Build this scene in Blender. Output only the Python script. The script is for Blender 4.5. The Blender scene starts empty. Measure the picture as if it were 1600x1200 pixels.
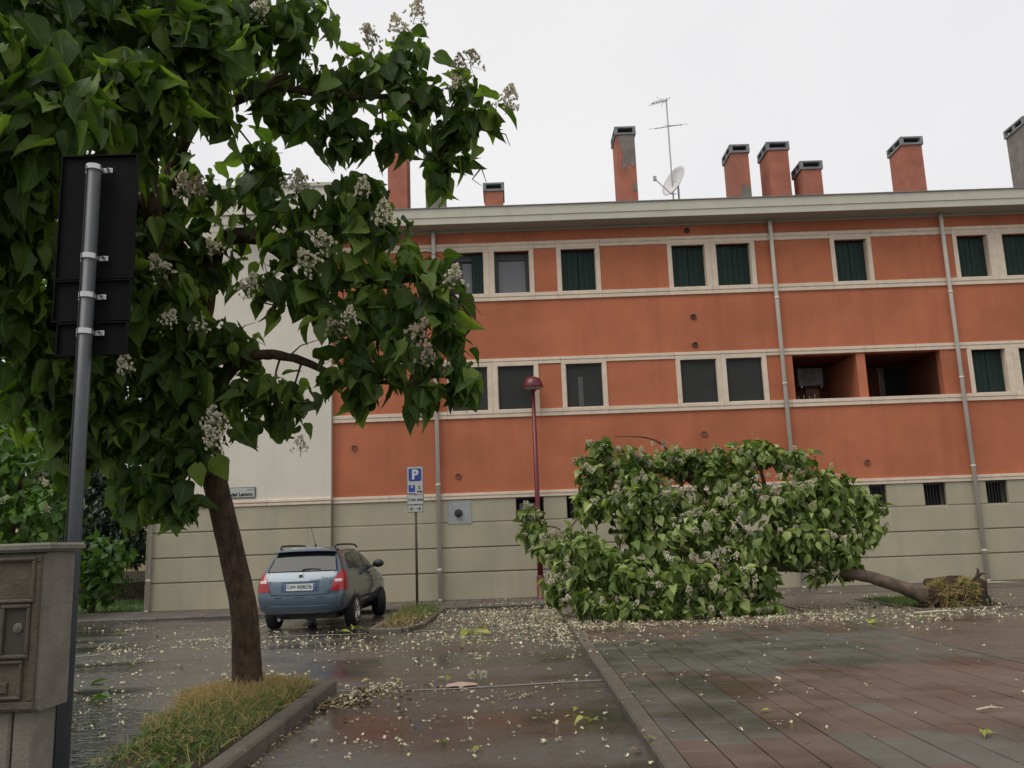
import bpy, bmesh, math, random
import numpy as np
from math import sin, cos, pi, radians, sqrt, atan2, hypot
from mathutils import Vector, Matrix

random.seed(7)
rng = np.random.default_rng(11)
scene = bpy.context.scene
col = scene.collection

# ------------------------------------------------------------------ camera
EYE = 1.42
FPX = 1360.0
pitch, roll, yaw = radians(10.37), radians(2.07), radians(.25)
Fw = Vector((sin(yaw)*cos(pitch), cos(yaw)*cos(pitch), sin(pitch)))
R0 = Vector((cos(yaw), -sin(yaw), 0)); U0 = R0.cross(Fw)
Rt = R0*cos(roll) - U0*sin(roll); Up = R0*sin(roll) + U0*cos(roll)
cd = bpy.data.cameras.new('camera'); cam = bpy.data.objects.new('camera', cd); col.objects.link(cam)
cd.sensor_width = 36; cd.lens = FPX/1600*36; cd.clip_start = .05; cd.clip_end = 2000
cam.matrix_world = Matrix(((Rt.x, Up.x, -Fw.x, 0), (Rt.y, Up.y, -Fw.y, 0), (Rt.z, Up.z, -Fw.z, EYE), (0, 0, 0, 1)))
scene.camera = cam

# ------------------------------------------------------------------ sky, sun, exposure
SUN_EL, SUN_ROT = radians(60), radians(-130)
wd = bpy.data.worlds.new('World'); scene.world = wd; wd.use_nodes = True
nt = wd.node_tree; nt.nodes.clear()
wo = nt.nodes.new('ShaderNodeOutputWorld'); bg = nt.nodes.new('ShaderNodeBackground')
sk = nt.nodes.new('ShaderNodeTexSky'); sk.sky_type = 'NISHITA'; sk.sun_disc = False
sk.sun_elevation = SUN_EL; sk.sun_rotation = SUN_ROT
tc = nt.nodes.new('ShaderNodeTexCoord'); nz = nt.nodes.new('ShaderNodeTexNoise')
nz.inputs['Scale'].default_value = 1.6; nz.inputs['Detail'].default_value = 4; nz.inputs['Roughness'].default_value = .45
cr = nt.nodes.new('ShaderNodeValToRGB')
cr.color_ramp.elements[0].position = .3; cr.color_ramp.elements[0].color = (7.9, 8.0, 8.3, 1)
cr.color_ramp.elements[1].position = .72; cr.color_ramp.elements[1].color = (9.9, 9.7, 9.7, 1)
mx = nt.nodes.new('ShaderNodeMix'); mx.data_type = 'RGBA'; mx.inputs[0].default_value = .93
nt.links.new(tc.outputs['Generated'], nz.inputs['Vector']); nt.links.new(nz.outputs['Fac'], cr.inputs['Fac'])
nt.links.new(sk.outputs['Color'], mx.inputs[6]); nt.links.new(cr.outputs['Color'], mx.inputs[7])
nt.links.new(mx.outputs[2], bg.inputs['Color']); bg.inputs['Strength'].default_value = .078
nt.links.new(bg.outputs['Background'], wo.inputs['Surface'])
sd = bpy.data.lights.new('sun', 'SUN'); sun = bpy.data.objects.new('sun', sd); col.objects.link(sun)
sd.energy = 1.5; sd.angle = radians(40); sd.color = (1, .955, .88)
sdir = Vector((sin(SUN_ROT)*cos(SUN_EL), cos(SUN_ROT)*cos(SUN_EL), sin(SUN_EL)))
sun.rotation_euler = (-sdir).to_track_quat('-Z', 'Y').to_euler()
vs = scene.view_settings; vs.view_transform = 'Standard'; vs.look = 'None'; vs.exposure = .3; vs.gamma = 1
vs.use_curve_mapping = False

# ------------------------------------------------------------------ helpers
def ray(px, py):
    return Fw + Rt*((px-800)/FPX) - Up*((py-600)/FPX)
def G(px, py, z=0.0):                       # where a sight line meets the level z
    d = ray(px, py); t = (z-EYE)/d.z
    return Vector((d.x*t, d.y*t, z))
def W(px, py, Y):                           # where a sight line meets the distance Y
    d = ray(px, py); t = Y/d.y
    return Vector((d.x*t, Y, EYE+d.z*t))
def project(P):
    d = Vector(P) - Vector((0, 0, EYE)); c = d.dot(Fw)
    return 800+FPX*d.dot(Rt)/c, 600-FPX*d.dot(Up)/c, c

class MB:
    def __init__(s, k=1.0): s.v = []; s.f = []; s.k = k
    def add(s, vs_, fs):
        b = len(s.v); k = s.k
        s.v += [(x*k, y*k, z*k) for x, y, z in vs_]; s.f += [tuple(b+i for i in f) for f in fs]
        return s
    def box(s, x0, x1, y0, y1, z0, z1):
        return s.add([(x0,y0,z0),(x1,y0,z0),(x1,y1,z0),(x0,y1,z0),(x0,y0,z1),(x1,y0,z1),(x1,y1,z1),(x0,y1,z1)],
              [(0,3,2,1),(4,5,6,7),(0,1,5,4),(1,2,6,5),(2,3,7,6),(3,0,4,7)])
    def bev(s, x0, x1, y0, y1, z0, z1, b):   # box with a chamfered rim on its top
        return s.add([(x0,y0,z0),(x1,y0,z0),(x1,y1,z0),(x0,y1,z0),
               (x0,y0,z1-b),(x1,y0,z1-b),(x1,y1,z1-b),(x0,y1,z1-b),
               (x0+b,y0+b,z1),(x1-b,y0+b,z1),(x1-b,y1-b,z1),(x0+b,y1-b,z1)],
              [(0,1,5,4),(1,2,6,5),(2,3,7,6),(3,0,4,7),(4,5,9,8),(5,6,10,9),(6,7,11,10),(7,4,8,11),(8,9,10,11)])
    def bevf(s, x0, x1, y0, y1, z0, z1, b):  # box with a chamfered rim on its front (-y) face
        return s.add([(x0,y1,z0),(x1,y1,z0),(x1,y1,z1),(x0,y1,z1),
               (x0,y0+b,z0),(x1,y0+b,z0),(x1,y0+b,z1),(x0,y0+b,z1),
               (x0+b,y0,z0+b),(x1-b,y0,z0+b),(x1-b,y0,z1-b),(x0+b,y0,z1-b)],
              [(3,2,1,0),(0,1,5,4),(1,2,6,5),(2,3,7,6),(3,0,4,7),(4,5,9,8),(5,6,10,9),(6,7,11,10),(7,4,8,11),(8,9,10,11)])
    def quad(s, a, b, c, d): return s.add([a, b, c, d], [(0,1,2,3)])
    def tube(s, pts, rad, n=8, cap=True):
        pts = [Vector(p) for p in pts]; m = len(pts)
        if not hasattr(rad, '__len__'): rad = [rad]*m
        vs_, fs = [], []; ref = None
        for i, p in enumerate(pts):
            t = (pts[min(i+1, m-1)]-pts[max(i-1, 0)]).normalized()
            if ref is None:
                ref = t.orthogonal().normalized()
            a = (ref - t*ref.dot(t)); a = a.normalized() if a.length > 1e-6 else t.orthogonal().normalized()
            ref = a; b = t.cross(a)
            for j in range(n):
                q = p + (a*cos(2*pi*j/n)+b*sin(2*pi*j/n))*rad[i]; vs_.append(tuple(q))
        for i in range(m-1):
            for j in range(n):
                j2 = (j+1) % n; fs.append((i*n+j, i*n+j2, (i+1)*n+j2, (i+1)*n+j))
        if cap: fs += [tuple(range(n))[::-1], tuple(range((m-1)*n, m*n))]
        return s.add(vs_, fs)
    def lathe(s, prof, c=(0,0,0), n=24, axis='z'):
        vs_, fs = [], []
        for r, h in prof:
            for j in range(n):
                a = 2*pi*j/n; p = (r*cos(a), r*sin(a), h)
                if axis == 'x': p = (h, r*cos(a), r*sin(a))
                if axis == 'y': p = (r*cos(a), h, -r*sin(a))
                vs_.append((p[0]+c[0], p[1]+c[1], p[2]+c[2]))
        for i in range(len(prof)-1):
            for j in range(n):
                j2 = (j+1) % n; fs.append((i*n+j, i*n+j2, (i+1)*n+j2, (i+1)*n+j))
        return s.add(vs_, fs)
    def prism_y(s, poly, y0, y1):            # polygon in x,z pushed along y
        n = len(poly)
        return s.add([(x, y0, z) for x, z in poly]+[(x, y1, z) for x, z in poly],
              [tuple(range(n)), tuple(range(2*n-1, n-1, -1))]+[(i, n+i, n+(i+1) % n, (i+1) % n) for i in range(n)])
    def mesh(s, name, m, smooth=False, fix=False):
        me = bpy.data.meshes.new(name); me.from_pydata(s.v, [], s.f)
        if fix:
            bm = bmesh.new(); bm.from_mesh(me); bmesh.ops.remove_doubles(bm, verts=bm.verts, dist=1e-4)
            bmesh.ops.recalc_face_normals(bm, faces=bm.faces); bm.to_mesh(me); bm.free()
        if m: me.materials.append(m)
        if smooth: me.shade_smooth()
        me.update(); return me
    def build(s, name, m, parent=None, smooth=False, fix=False, kind=None):
        o = link(name, s.mesh(name, m, smooth, fix), parent)
        if kind: o['kind'] = kind
        return o

def link(name, me, parent=None):
    o = bpy.data.objects.new(name, me); col.objects.link(o)
    if parent: o.parent = parent
    return o
def tag(o, label, cat, group=None):
    o['label'] = label; o['category'] = cat
    if group: o['group'] = group
    return o
def thing(name, label, cat, loc=(0,0,0), rz=0, group=None):
    o = bpy.data.objects.new(name, None); col.objects.link(o); o.location = loc; o.rotation_euler = (0,0,rz)
    o.empty_display_size = .2
    return tag(o, label, cat, group)
def struct(o): o['kind'] = 'structure'; return o
def smooth_angle(o, a=35):
    me = o.data; me.shade_smooth()
    try: me.set_sharp_from_angle(angle=radians(a))
    except Exception: pass
def text(name, s, size, m, parent, loc, rot=(pi/2,0,0), align='CENTER', bold=0.0, ext=.001):
    cu = bpy.data.curves.new('t', 'FONT'); cu.body = s; cu.size = size; cu.align_x = align; cu.align_y = 'CENTER'
    cu.offset = bold; cu.extrude = ext; cu.resolution_u = 3
    o = bpy.data.objects.new('t', cu); col.objects.link(o)
    dg = bpy.context.evaluated_depsgraph_get(); me = bpy.data.meshes.new_from_object(o.evaluated_get(dg))
    bpy.data.objects.remove(o); me.name = name; me.materials.clear(); me.materials.append(m)
    t = link(name, me, parent); t.location = loc; t.rotation_euler = rot
    return t

# ------------------------------------------------------------------ materials
def nodes(m): m.use_nodes = True; return m.node_tree.nodes, m.node_tree.links
def noise(N, L, scale, detail=4, rough=.55, stretch=None, coord='pos'):
    n = N.new('ShaderNodeTexNoise'); n.inputs['Scale'].default_value = scale; n.inputs['Detail'].default_value = detail
    n.inputs['Roughness'].default_value = rough
    if coord == 'pos': src = N.new('ShaderNodeNewGeometry').outputs['Position']
    else: src = N.new('ShaderNodeTexCoord').outputs['Object']
    if stretch:
        mp = N.new('ShaderNodeMapping'); mp.inputs['Scale'].default_value = stretch
        L.new(src, mp.inputs['Vector']); src = mp.outputs['Vector']
    L.new(src, n.inputs['Vector']); return n.outputs['Fac']
def ramp(N, L, fac, stops):
    r = N.new('ShaderNodeValToRGB'); e = r.color_ramp.elements
    while len(e) < len(stops): e.new(.5)
    for el, (p, c) in zip(e, stops):
        el.position = p; el.color = (c, c, c, 1) if not hasattr(c, '__len__') else (*c, 1)
    L.new(fac, r.inputs['Fac']); return r.outputs['Color']
def mixc(N, L, fac, a, b, mode='MIX'):
    m = N.new('ShaderNodeMix'); m.data_type = 'RGBA'; m.blend_type = mode
    for sock, v in ((m.inputs[0], fac), (m.inputs[6], a), (m.inputs[7], b)):
        if hasattr(v, 'is_output'): L.new(v, sock)
        elif hasattr(v, '__len__'): sock.default_value = (*v, 1)
        else: sock.default_value = v
    return m.outputs[2]
def mat(name, c, rough=.7, var=.25, scale=2.5, bump=0., bscale=40., metal=0., spec=.5, streak=0., streakc=None, coat=0., coord='pos', obvar=0., sst=(2.2, 2.2, .12), bst=None):
    m = bpy.data.materials.new(name); N, L = nodes(m); b = N['Principled BSDF']
    b.inputs['Roughness'].default_value = rough; b.inputs['Metallic'].default_value = metal
    b.inputs['Specular IOR Level'].default_value = spec; b.inputs['Coat Weight'].default_value = coat
    b.inputs['Coat Roughness'].default_value = .06
    a = tuple(x*(1-var) for x in c); d = tuple(min(1, x*(1+var)) for x in c)
    f = noise(N, L, scale, 6, .6, coord=coord)
    out = ramp(N, L, f, [(.3, a), (.7, d)])
    if streak:
        s = noise(N, L, 1.0, 5, .65, sst, coord)
        k = ramp(N, L, s, [(.48, 0.), (.75, streak)])
        out = mixc(N, L, k, out, streakc or tuple(x*.45 for x in c))
    if obvar:
        oi = N.new('ShaderNodeObjectInfo'); k = ramp(N, L, oi.outputs['Random'], [(0, 1-obvar), (1, 1+obvar)])
        out = mixc(N, L, 1., out, k, 'MULTIPLY')
    L.new(out, b.inputs['Base Color'])
    if bump:
        bp = N.new('ShaderNodeBump'); bp.inputs['Strength'].default_value = bump; bp.inputs['Distance'].default_value = .02
        L.new(noise(N, L, bscale, 5, .65, bst, coord=coord), bp.inputs['Height']); L.new(bp.outputs['Normal'], b.inputs['Normal'])
    return m

def leaf_mat(name, dark, mid, light, trans=.3, rough=.38):
    m = bpy.data.materials.new(name); N, L = nodes(m); b = N['Principled BSDF']
    geo = N.new('ShaderNodeNewGeometry'); oi = N.new('ShaderNodeObjectInfo')
    ad = N.new('ShaderNodeMath'); ad.operation = 'ADD'; fr = N.new('ShaderNodeMath'); fr.operation = 'FRACT'
    L.new(geo.outputs['Random Per Island'], ad.inputs[0]); L.new(oi.outputs['Random'], ad.inputs[1]); L.new(ad.outputs[0], fr.inputs[0])
    c = ramp(N, L, fr.outputs[0], [(0, dark), (.3, tuple(.45*(a+b_) for a, b_ in zip(dark, mid))), (.62, mid), (1, light)])
    n = noise(N, L, 14, 3); c = mixc(N, L, ramp(N, L, n, [(.35, 0.), (.75, .3)]), c, tuple(x*.6 for x in mid))
    at = N.new('ShaderNodeAttribute'); at.attribute_name = 'leaf_pos'; sx = N.new('ShaderNodeSeparateXYZ'); L.new(at.outputs['Vector'], sx.inputs[0])
    rib = ramp(N, L, sx.outputs[0], [(0., .55), (.13, 0.)])
    ma = N.new('ShaderNodeMath'); ma.operation = 'MULTIPLY_ADD'; L.new(sx.outputs[0], ma.inputs[0]); ma.inputs[1].default_value = -.42; L.new(sx.outputs[1], ma.inputs[2])
    mp = N.new('ShaderNodeMath'); mp.operation = 'PINGPONG'; L.new(ma.outputs[0], mp.inputs[0]); mp.inputs[1].default_value = .075
    vein = ramp(N, L, mp.outputs[0], [(0., .32), (.016, 0.)])
    c = mixc(N, L, mixc(N, L, 1., rib, vein, 'LIGHTEN'), c, tuple(min(1, x*1.5+.03) for x in mid))
    L.new(c, b.inputs['Base Color']); b.inputs['Roughness'].default_value = rough; b.inputs['Specular IOR Level'].default_value = .28
    tr = N.new('ShaderNodeBsdfTranslucent'); tcol = mixc(N, L, 1., c, (1.5, 1.7, .6), 'MULTIPLY'); L.new(tcol, tr.inputs['Color'])
    ms = N.new('ShaderNodeMixShader'); ms.inputs[0].default_value = trans
    L.new(b.outputs[0], ms.inputs[1]); L.new(tr.outputs[0], ms.inputs[2]); L.new(ms.outputs[0], N['Material Output'].inputs['Surface'])
    bp = N.new('ShaderNodeBump'); bp.inputs['Strength'].default_value = .35; bp.inputs['Distance'].default_value = .01
    L.new(noise(N, L, 30, 3), bp.inputs['Height']); L.new(bp.outputs['Normal'], b.inputs['Normal'])
    return m

def wet_mat(name, dry, wet, pud=.5, grit=160, ripple=0., pscale=(.35, .9, 1), red=None):
    m = bpy.data.materials.new(name); N, L = nodes(m); b = N['Principled BSDF']
    f = noise(N, L, .9, 5, .6); g = noise(N, L, grit, 3, .7)
    c = ramp(N, L, f, [(.3, wet), (.7, dry)])
    c = mixc(N, L, ramp(N, L, g, [(.3, 0.), (.75, .55)]), c, tuple(x*2.2 for x in dry))
    if red:
        c = mixc(N, L, ramp(N, L, noise(N, L, .55, 3), [(.5, 0.), (.68, .7)]), c, red)
    p = noise(N, L, 1., 4, .55, pscale)
    k = ramp(N, L, p, [(pud-.08, 1.), (pud+.1, 0.)])            # 1 = standing water
    c = mixc(N, L, k, c, tuple(x*.55 for x in wet))
    L.new(c, b.inputs['Base Color'])
    rr = mixc(N, L, k, ramp(N, L, noise(N, L, 7, 4), [(.3, .17), (.7, .42)]), (.13, .13, .13))
    L.new(rr, b.inputs['Roughness']); b.inputs['Specular IOR Level'].default_value = .75
    bp = N.new('ShaderNodeBump'); bp.inputs['Distance'].default_value = .05 if ripple else .006
    L.new(ramp(N, L, k, [(0, .55), (1, .06+ripple)]), bp.inputs['Strength'])
    h = mixc(N, L, k, g, noise(N, L, 9 if not ripple else 6., 3, .55, (1., 1.9, 1)))
    L.new(h, bp.inputs['Height']); L.new(bp.outputs['Normal'], b.inputs['Normal'])
    return m

def glass_mat(name, c, rough=.06, spec=.8):
    m = bpy.data.materials.new(name); N, L = nodes(m); b = N['Principled BSDF']
    b.inputs['Base Color'].default_value = (*c, 1); b.inputs['Roughness'].default_value = rough
    b.inputs['Specular IOR Level'].default_value = spec
    bp = N.new('ShaderNodeBump'); bp.inputs['Strength'].default_value = .05; bp.inputs['Distance'].default_value = .02
    L.new(noise(N, L, 1.5, 2), bp.inputs['Height']); L.new(bp.outputs['Normal'], b.inputs['Normal'])
    return m

M_ORANGE = mat('orange_render', (.435, .146, .076), .9, .17, .6, .12, 60, streak=.5, streakc=(.31, .095, .05), spec=.25)
M_PANEL = mat('orange_panel', (.475, .165, .088), .9, .10, .9, .1, 60, spec=.25)
M_CREAM = mat('cream_render', (.61, .57, .485), .9, .07, .5, .08, 50, streak=.18, streakc=(.36, .34, .28), spec=.25)
M_STONE = mat('cream_stone', (.66, .55, .43), .75, .10, 5, .15, 60, streak=.22, streakc=(.42, .36, .30), spec=.3, obvar=.05)
M_BASE = mat('grey_green_render', (.375, .345, .248), .9, .10, .7, .18, 55, streak=.3, streakc=(.2, .19, .14), spec=.25)
M_FASCIA = mat('painted_fascia', (.50, .48, .39), .7, .07, 1.2, .05, 40, streak=.15, spec=.3)
M_SOFFIT = mat('soffit_paint', (.36, .34, .28), .9, .08, 1, spec=.2)
M_ROOF = mat('roof_sheet', (.2, .19, .18), .7)
M_PIPE = mat('painted_pipe', (.56, .53, .46), .5, .08, 3, streak=.15)
M_SHUT = mat('dark_green_paint', (.010, .026, .020), .6, .2, 6, spec=.25)
M_SCREEN = mat('insect_screen', (.030, .031, .030), .75, .12, 4, spec=.3)
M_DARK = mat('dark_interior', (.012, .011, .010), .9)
M_GLASS = glass_mat('window_glass', (.022, .023, .024), .2, .35)
M_PALE = mat('pale_grey', (.15, .155, .165), .6, .08)  # flat pale grey, with the reflection in the panes put into the colour
M_FRAMEW = mat('dark_window_frame', (.02, .022, .022), .5)
M_BRICKR = mat('chimney_render', (.36, .135, .09), .9, .16, 2.5, .25, 40, streak=.5, streakc=(.20, .11, .09), spec=.2)
M_CHGREY = mat('bare_cement', (.20, .18, .16), .95, .25, 3, .3, 40, streak=.4, streakc=(.09, .08, .07), spec=.2)
M_CAP = mat('cement_cap', (.21, .215, .22), .9, .2, 5, .2, spec=.2)
M_RUST = mat('rust_metal', (.085, .04, .025), .8, .4, 18)
M_VENT = mat('terracotta_vent', (.20, .075, .04), .8, .3, 10)
M_METAL = mat('galvanised_metal', (.36, .37, .38), .42, .15, 12, metal=.8)
M_ALU = mat('aluminium', (.5, .5, .5), .35, .1, 20, metal=.9)
M_DISH = mat('dish_paint', (.62, .60, .60), .5, .06)
M_POLE = mat('pole_grey_paint', (.052, .058, .064), .45, .12, 9, bump=.04, spec=.5)
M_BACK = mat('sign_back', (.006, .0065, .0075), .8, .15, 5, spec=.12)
M_CONC = mat('weathered_concrete', (.185, .168, .135), .9, .22, 9, .4, 90, streak=.55, streakc=(.075, .065, .05), spec=.25)
M_CONCD = mat('brown_concrete', (.10, .082, .062), .9, .3, 11, .4, 90, streak=.5, streakc=(.045, .038, .03), spec=.25)  # darker, browner concrete of the cabinet door and its frames
M_RED = mat('red_lamp_paint', (.125, .012, .020), .35, .15, 6, spec=.5)
M_LAMPG = mat('lamp_diffuser', (.30, .24, .22), .4)
M_BARK = mat('bark', (.075, .050, .033), .9, .5, 9, 1., 34, spec=.2, streak=.85, streakc=(.022, .015, .010), sst=(26, 26, 3.2), bst=(1, 1, .22))
M_BARKL = mat('wet_brown_bark', (.115, .085, .062), .85, .4, 8, .8, 25, spec=.3, streak=.6, streakc=(.05, .034, .025), sst=(3, 22, 22))
M_TWIG = mat('twig_bark', (.045, .034, .020), .85)
M_FSTEM = mat('flower_stem', (.16, .17, .08), .8)
M_SOIL = mat('soil', (.05, .034, .022), .95, .4, 12, .8, 30, spec=.2)
M_KERB = mat('kerb_concrete', (.105, .088, .066), .65, .25, 7, .35, 120, spec=.45, obvar=.12)
M_KERBD = mat('wet_kerb', (.07, .06, .05), .5, .3, 7, .35, 120, spec=.5, obvar=.15)
M_TILE = mat('pavement_tile', (.10, .082, .070), .45, .22, 5, .25, 90, spec=.5, obvar=.18)
M_WHITE = mat('road_paint', (.30, .29, .27), .5, .3, 15, .1, spec=.5)
M_SIGNW = mat('sign_white', (.40, .41, .38), .5, .05)
M_SIGNB = mat('sign_blue', (.018, .045, .24), .4, .08)
M_BLACK = mat('black_print', (.012, .012, .012), .6)
M_WPRINT = mat('white_print', (.55, .56, .58), .5)
M_SIGNG = mat('sign_rim_grey', (.10, .105, .11), .5)
M_POST = mat('brown_grey_post', (.075, .065, .045), .5, .2, 9)
M_HOUSE = mat('beige_house', (.46, .36, .23), .9, .1, 1, spec=.2)

M_ASPH = wet_mat('wet_asphalt', (.074, .068, .060), (.046, .041, .036), .43, 170, 0., (.28, .75, 1), red=(.045, .027, .020))
M_WATER = wet_mat('flooded_asphalt', (.05, .045, .04), (.03, .027, .023), .66, 150, .7, (.4, .8, 1))
M_SQ = wet_mat('wet_square', (.088, .072, .060), (.058, .048, .040), .40, 150, 0., (.4, .8, 1))
def slab_mat(name, a, bcol):
    m = bpy.data.materials.new(name); N, L = nodes(m); b = N['Principled BSDF']
    oi = N.new('ShaderNodeObjectInfo'); c = ramp(N, L, oi.outputs['Random'], [(0, a), (1, bcol)])
    n = noise(N, L, 3.5, 6, .65); c = mixc(N, L, ramp(N, L, n, [(.35, 0.), (.7, .55)]), c, tuple(x*.6 for x in a))
    g = noise(N, L, 210, 3, .7); c = mixc(N, L, ramp(N, L, g, [(.4, 0.), (.8, .4)]), c, tuple(x*1.9 for x in bcol))
    p = ramp(N, L, noise(N, L, .9, 4, .55), [(.36, .8), (.54, 0.)])
    L.new(mixc(N, L, p, c, tuple(x*.6 for x in a)), b.inputs['Base Color'])
    L.new(mixc(N, L, p, (.42, .42, .42), (.16, .16, .16)), b.inputs['Roughness']); b.inputs['Specular IOR Level'].default_value = .55
    bp = N.new('ShaderNodeBump'); bp.inputs['Strength'].default_value = .3; bp.inputs['Distance'].default_value = .004
    L.new(g, bp.inputs['Height']); L.new(bp.outputs['Normal'], b.inputs['Normal']); return m
M_SLABR = slab_mat('red_slab', (.106, .068, .053), (.130, .088, .069))
M_SLABG = slab_mat('grey_slab', (.084, .081, .067), (.108, .104, .088))

M_LEAF = leaf_mat('catalpa_leaf', (.030, .055, .012), (.075, .128, .024), (.22, .30, .06), .42, .5)
M_LEAFF = leaf_mat('fallen_tree_leaf', (.042, .072, .018), (.16, .225, .056), (.46, .52, .21), .30, .42)
M_LEAFB = leaf_mat('young_catalpa_leaf', (.04, .085, .02), (.075, .15, .03), (.14, .22, .05), .3)
M_LEAFM = leaf_mat('magnolia_leaf', (.010, .022, .011), (.018, .036, .018), (.045, .065, .04), .08, .3)
M_YLEAF = leaf_mat('yellow_green_leaf', (.22, .25, .04), (.33, .36, .07), (.45, .42, .16), .2)
M_GRASS = leaf_mat('green_grass', (.040, .070, .016), (.075, .12, .028), (.15, .18, .05), .25, .6)
M_STRAW = leaf_mat('dry_grass', (.17, .115, .048), (.31, .22, .095), (.46, .35, .17), .2, .7)
M_FLOWER = mat('catalpa_flower', (.72, .68, .52), .7, .3, 60, spec=.2)
M_FLOWD = mat('faded_flower', (.46, .40, .29), .8, .3, 50, spec=.2)
M_BROWNP = mat('browned_petal', (.30, .22, .12), .8, .4, 20, spec=.2)
M_PETAL = mat('fallen_petal', (.62, .57, .40), .7, .35, 9, spec=.3)
M_LITTER = leaf_mat('leaf_litter', (.10, .06, .03), (.26, .18, .09), (.5, .42, .26), .1, .7)

# ------------------------------------------------------------------ ground, roads, kerbs
YW = 22.45                                  # distance of the front wall
g = MB(); g.quad((-400,-60,0),(400,-60,0),(400,900,0),(-400,900,0))
struct(g.build('ground', mat('distant_ground', (.05, .055, .035), .9)))
g = MB(); g.quad((-45,-8,.004),(.86,-8,.004),(.86,20.0,.004),(-45,20.0,.004)); g.quad((.86,-8,.004),(40,-8,.004),(40,20,.004),(.86,20,.004))
struct(g.build('road', M_ASPH))
# flooded hollow along the left side of the planting island
g = MB(); poly = []
for i in range(28):
    a = 2*pi*i/28; r = 1+.12*sin(3*a+1)+.08*sin(5*a)
    poly.append((-4.75+1.75*r*cos(a), 6.6+3.1*r*sin(a), .009))
g.add(poly, [tuple(range(28))]); struct(g.build('water', M_WATER))

# raised square on the right with its slabs
sq = MB(); sq.box(1.0, 26, -6, 19.96, .005, .042); sq = struct(sq.build('paved_square', M_SOIL))
SX, SY, X0S, Y0S = .268, .345, 1.012, 4.9
NC, NR = 15, 30
gm = {}
for mname, mm in (('r', M_SLABR), ('g', M_SLABG)):
    b = MB(); b.bev(.005, SX-.005, .005, SY-.005, 0, .02, .004); gm[mname] = b.mesh('slab', mm)
def slab_kind(cx, cy):
    w = .12*sin(cx*3.1)+.1*sin(cy*2.3)
    if cy > 12.2+w: return 'r' if random.random() < .85 else 'g'
    if cy > 9.35+.3*w: return 'g' if random.random() < .97 else 'r'
    if cy > 8.9: return ('r' if cx < 1.9 or cx > 2.6 else 'g') if random.random() < .9 else 'g'
    if cy > 6.25: return 'g' if cx < 1.8 else ('r' if random.random() < .985 else 'g')
    if cy > 5.9: return 'r' if cx < 1.9 else 'g'
    return 'g' if cx > 1.9 and random.random() < .8 else 'r'
slabs = []
for i in range(NC):
    for j in range(NR):
        x = X0S+i*SX; y = Y0S+j*SY - (SY/2 if i % 2 else 0)
        kd = slab_kind(x, y+.15); px_, py_, c_ = project((x+SX/2, y+SY/2, .06)); slabs.append((0 if px_ < 1640 and py_ < 1260 else 1, c_, kd, x, y))
slabs.sort(key=lambda s: s[:2]); rest = {'r': MB(), 'g': MB()}
for i, (_, _, kd, x, y) in enumerate(slabs):
    z = .0425+random.uniform(-.0015, .002)
    if i < 300:
        o = link('slab', gm[kd], sq); o.location = (x, y, z); o.rotation_euler = (random.uniform(-.003, .003), random.uniform(-.003, .003), 0)
    else: rest[kd].bev(x+.005, x+SX-.005, y+.005, y+SY-.005, z, z+.02, .004)
for kd, mm in (('r', M_SLABR), ('g', M_SLABG)): rest[kd].build('slab_field', mm, sq, kind='stuff')
xe = X0S+NC*SX
b = MB(); b.box(1.0, xe, Y0S+NR*SY+.02, 19.95, .043, .060); b.build('back_strip', M_SQ, sq)
b = MB(); b.box(xe+.11, 26, -6, 19.95, .043, .0605); b.build('side_surface', M_SQ, sq)
b = MB(); b.bev(xe+.012, xe+.10, -6, Y0S+NR*SY+2.2, .043, .068, .008); b.build('edging_strip', M_KERB, sq)

# kerbs
def kerb_row(parent, p0, p1, width, z0, z1, step, m):
    p0 = Vector((*p0, 0)); p1 = Vector((*p1, 0)); L = (p1-p0).length; n = max(1, round(L/step)); d = (p1-p0)/n
    b = MB(); b.bev(-width/2, width/2, .004, d.length-.004, z0, z1, .018); me = b.mesh('kerbstone', m)
    for i in range(n):
        o = link('kerbstone', me, parent); q = p0+d*i; o.location = (q.x, q.y, random.uniform(-.003, .003))
        o.rotation_euler = (0, 0, atan2(-d.x, d.y)+random.uniform(-.004, .004))
kb = struct(MB().box(.88, .99, -4, 18.6, -.02, .03).build('kerb', M_KERBD))
kerb_row(kb, (.935, 3.0), (.935, 18.6), .15, 0, .078, 1.0, M_KERB)
kb = struct(MB().box(-2.0, -1.9, 3, 9.1, -.02, .03).build('kerb', M_KERBD))
kerb_row(kb, (-1.93, 3.2), (-1.93, 9.25), .15, 0, .12, 1.0, M_KERB)
kerb_row(kb, (-2.02, 9.18), (-3.15, 9.18), .13, 0, .105, .6, M_KERBD)
kb = struct(MB().box(-2.4, -1.8, 15.5, 15.52, -.02, .02).build('kerb', M_KERBD))
kerb_row(kb, (-1.70, 16.1), (-1.62, 20.0), .12, 0, .075, 1.0, M_KERB)
kerb_row(kb, (-2.42, 15.40), (-1.96, 15.36), .12, 0, .075, .5, M_KERB)
kerb_row(kb, (-1.92, 15.40), (-1.72, 16.08), .12, 0, .075, .8, M_KERB)
kerb_row(kb, (-2.48, 15.46), (-2.52, 19.9), .12, 0, .075, 1.0, M_KERB)

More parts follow.
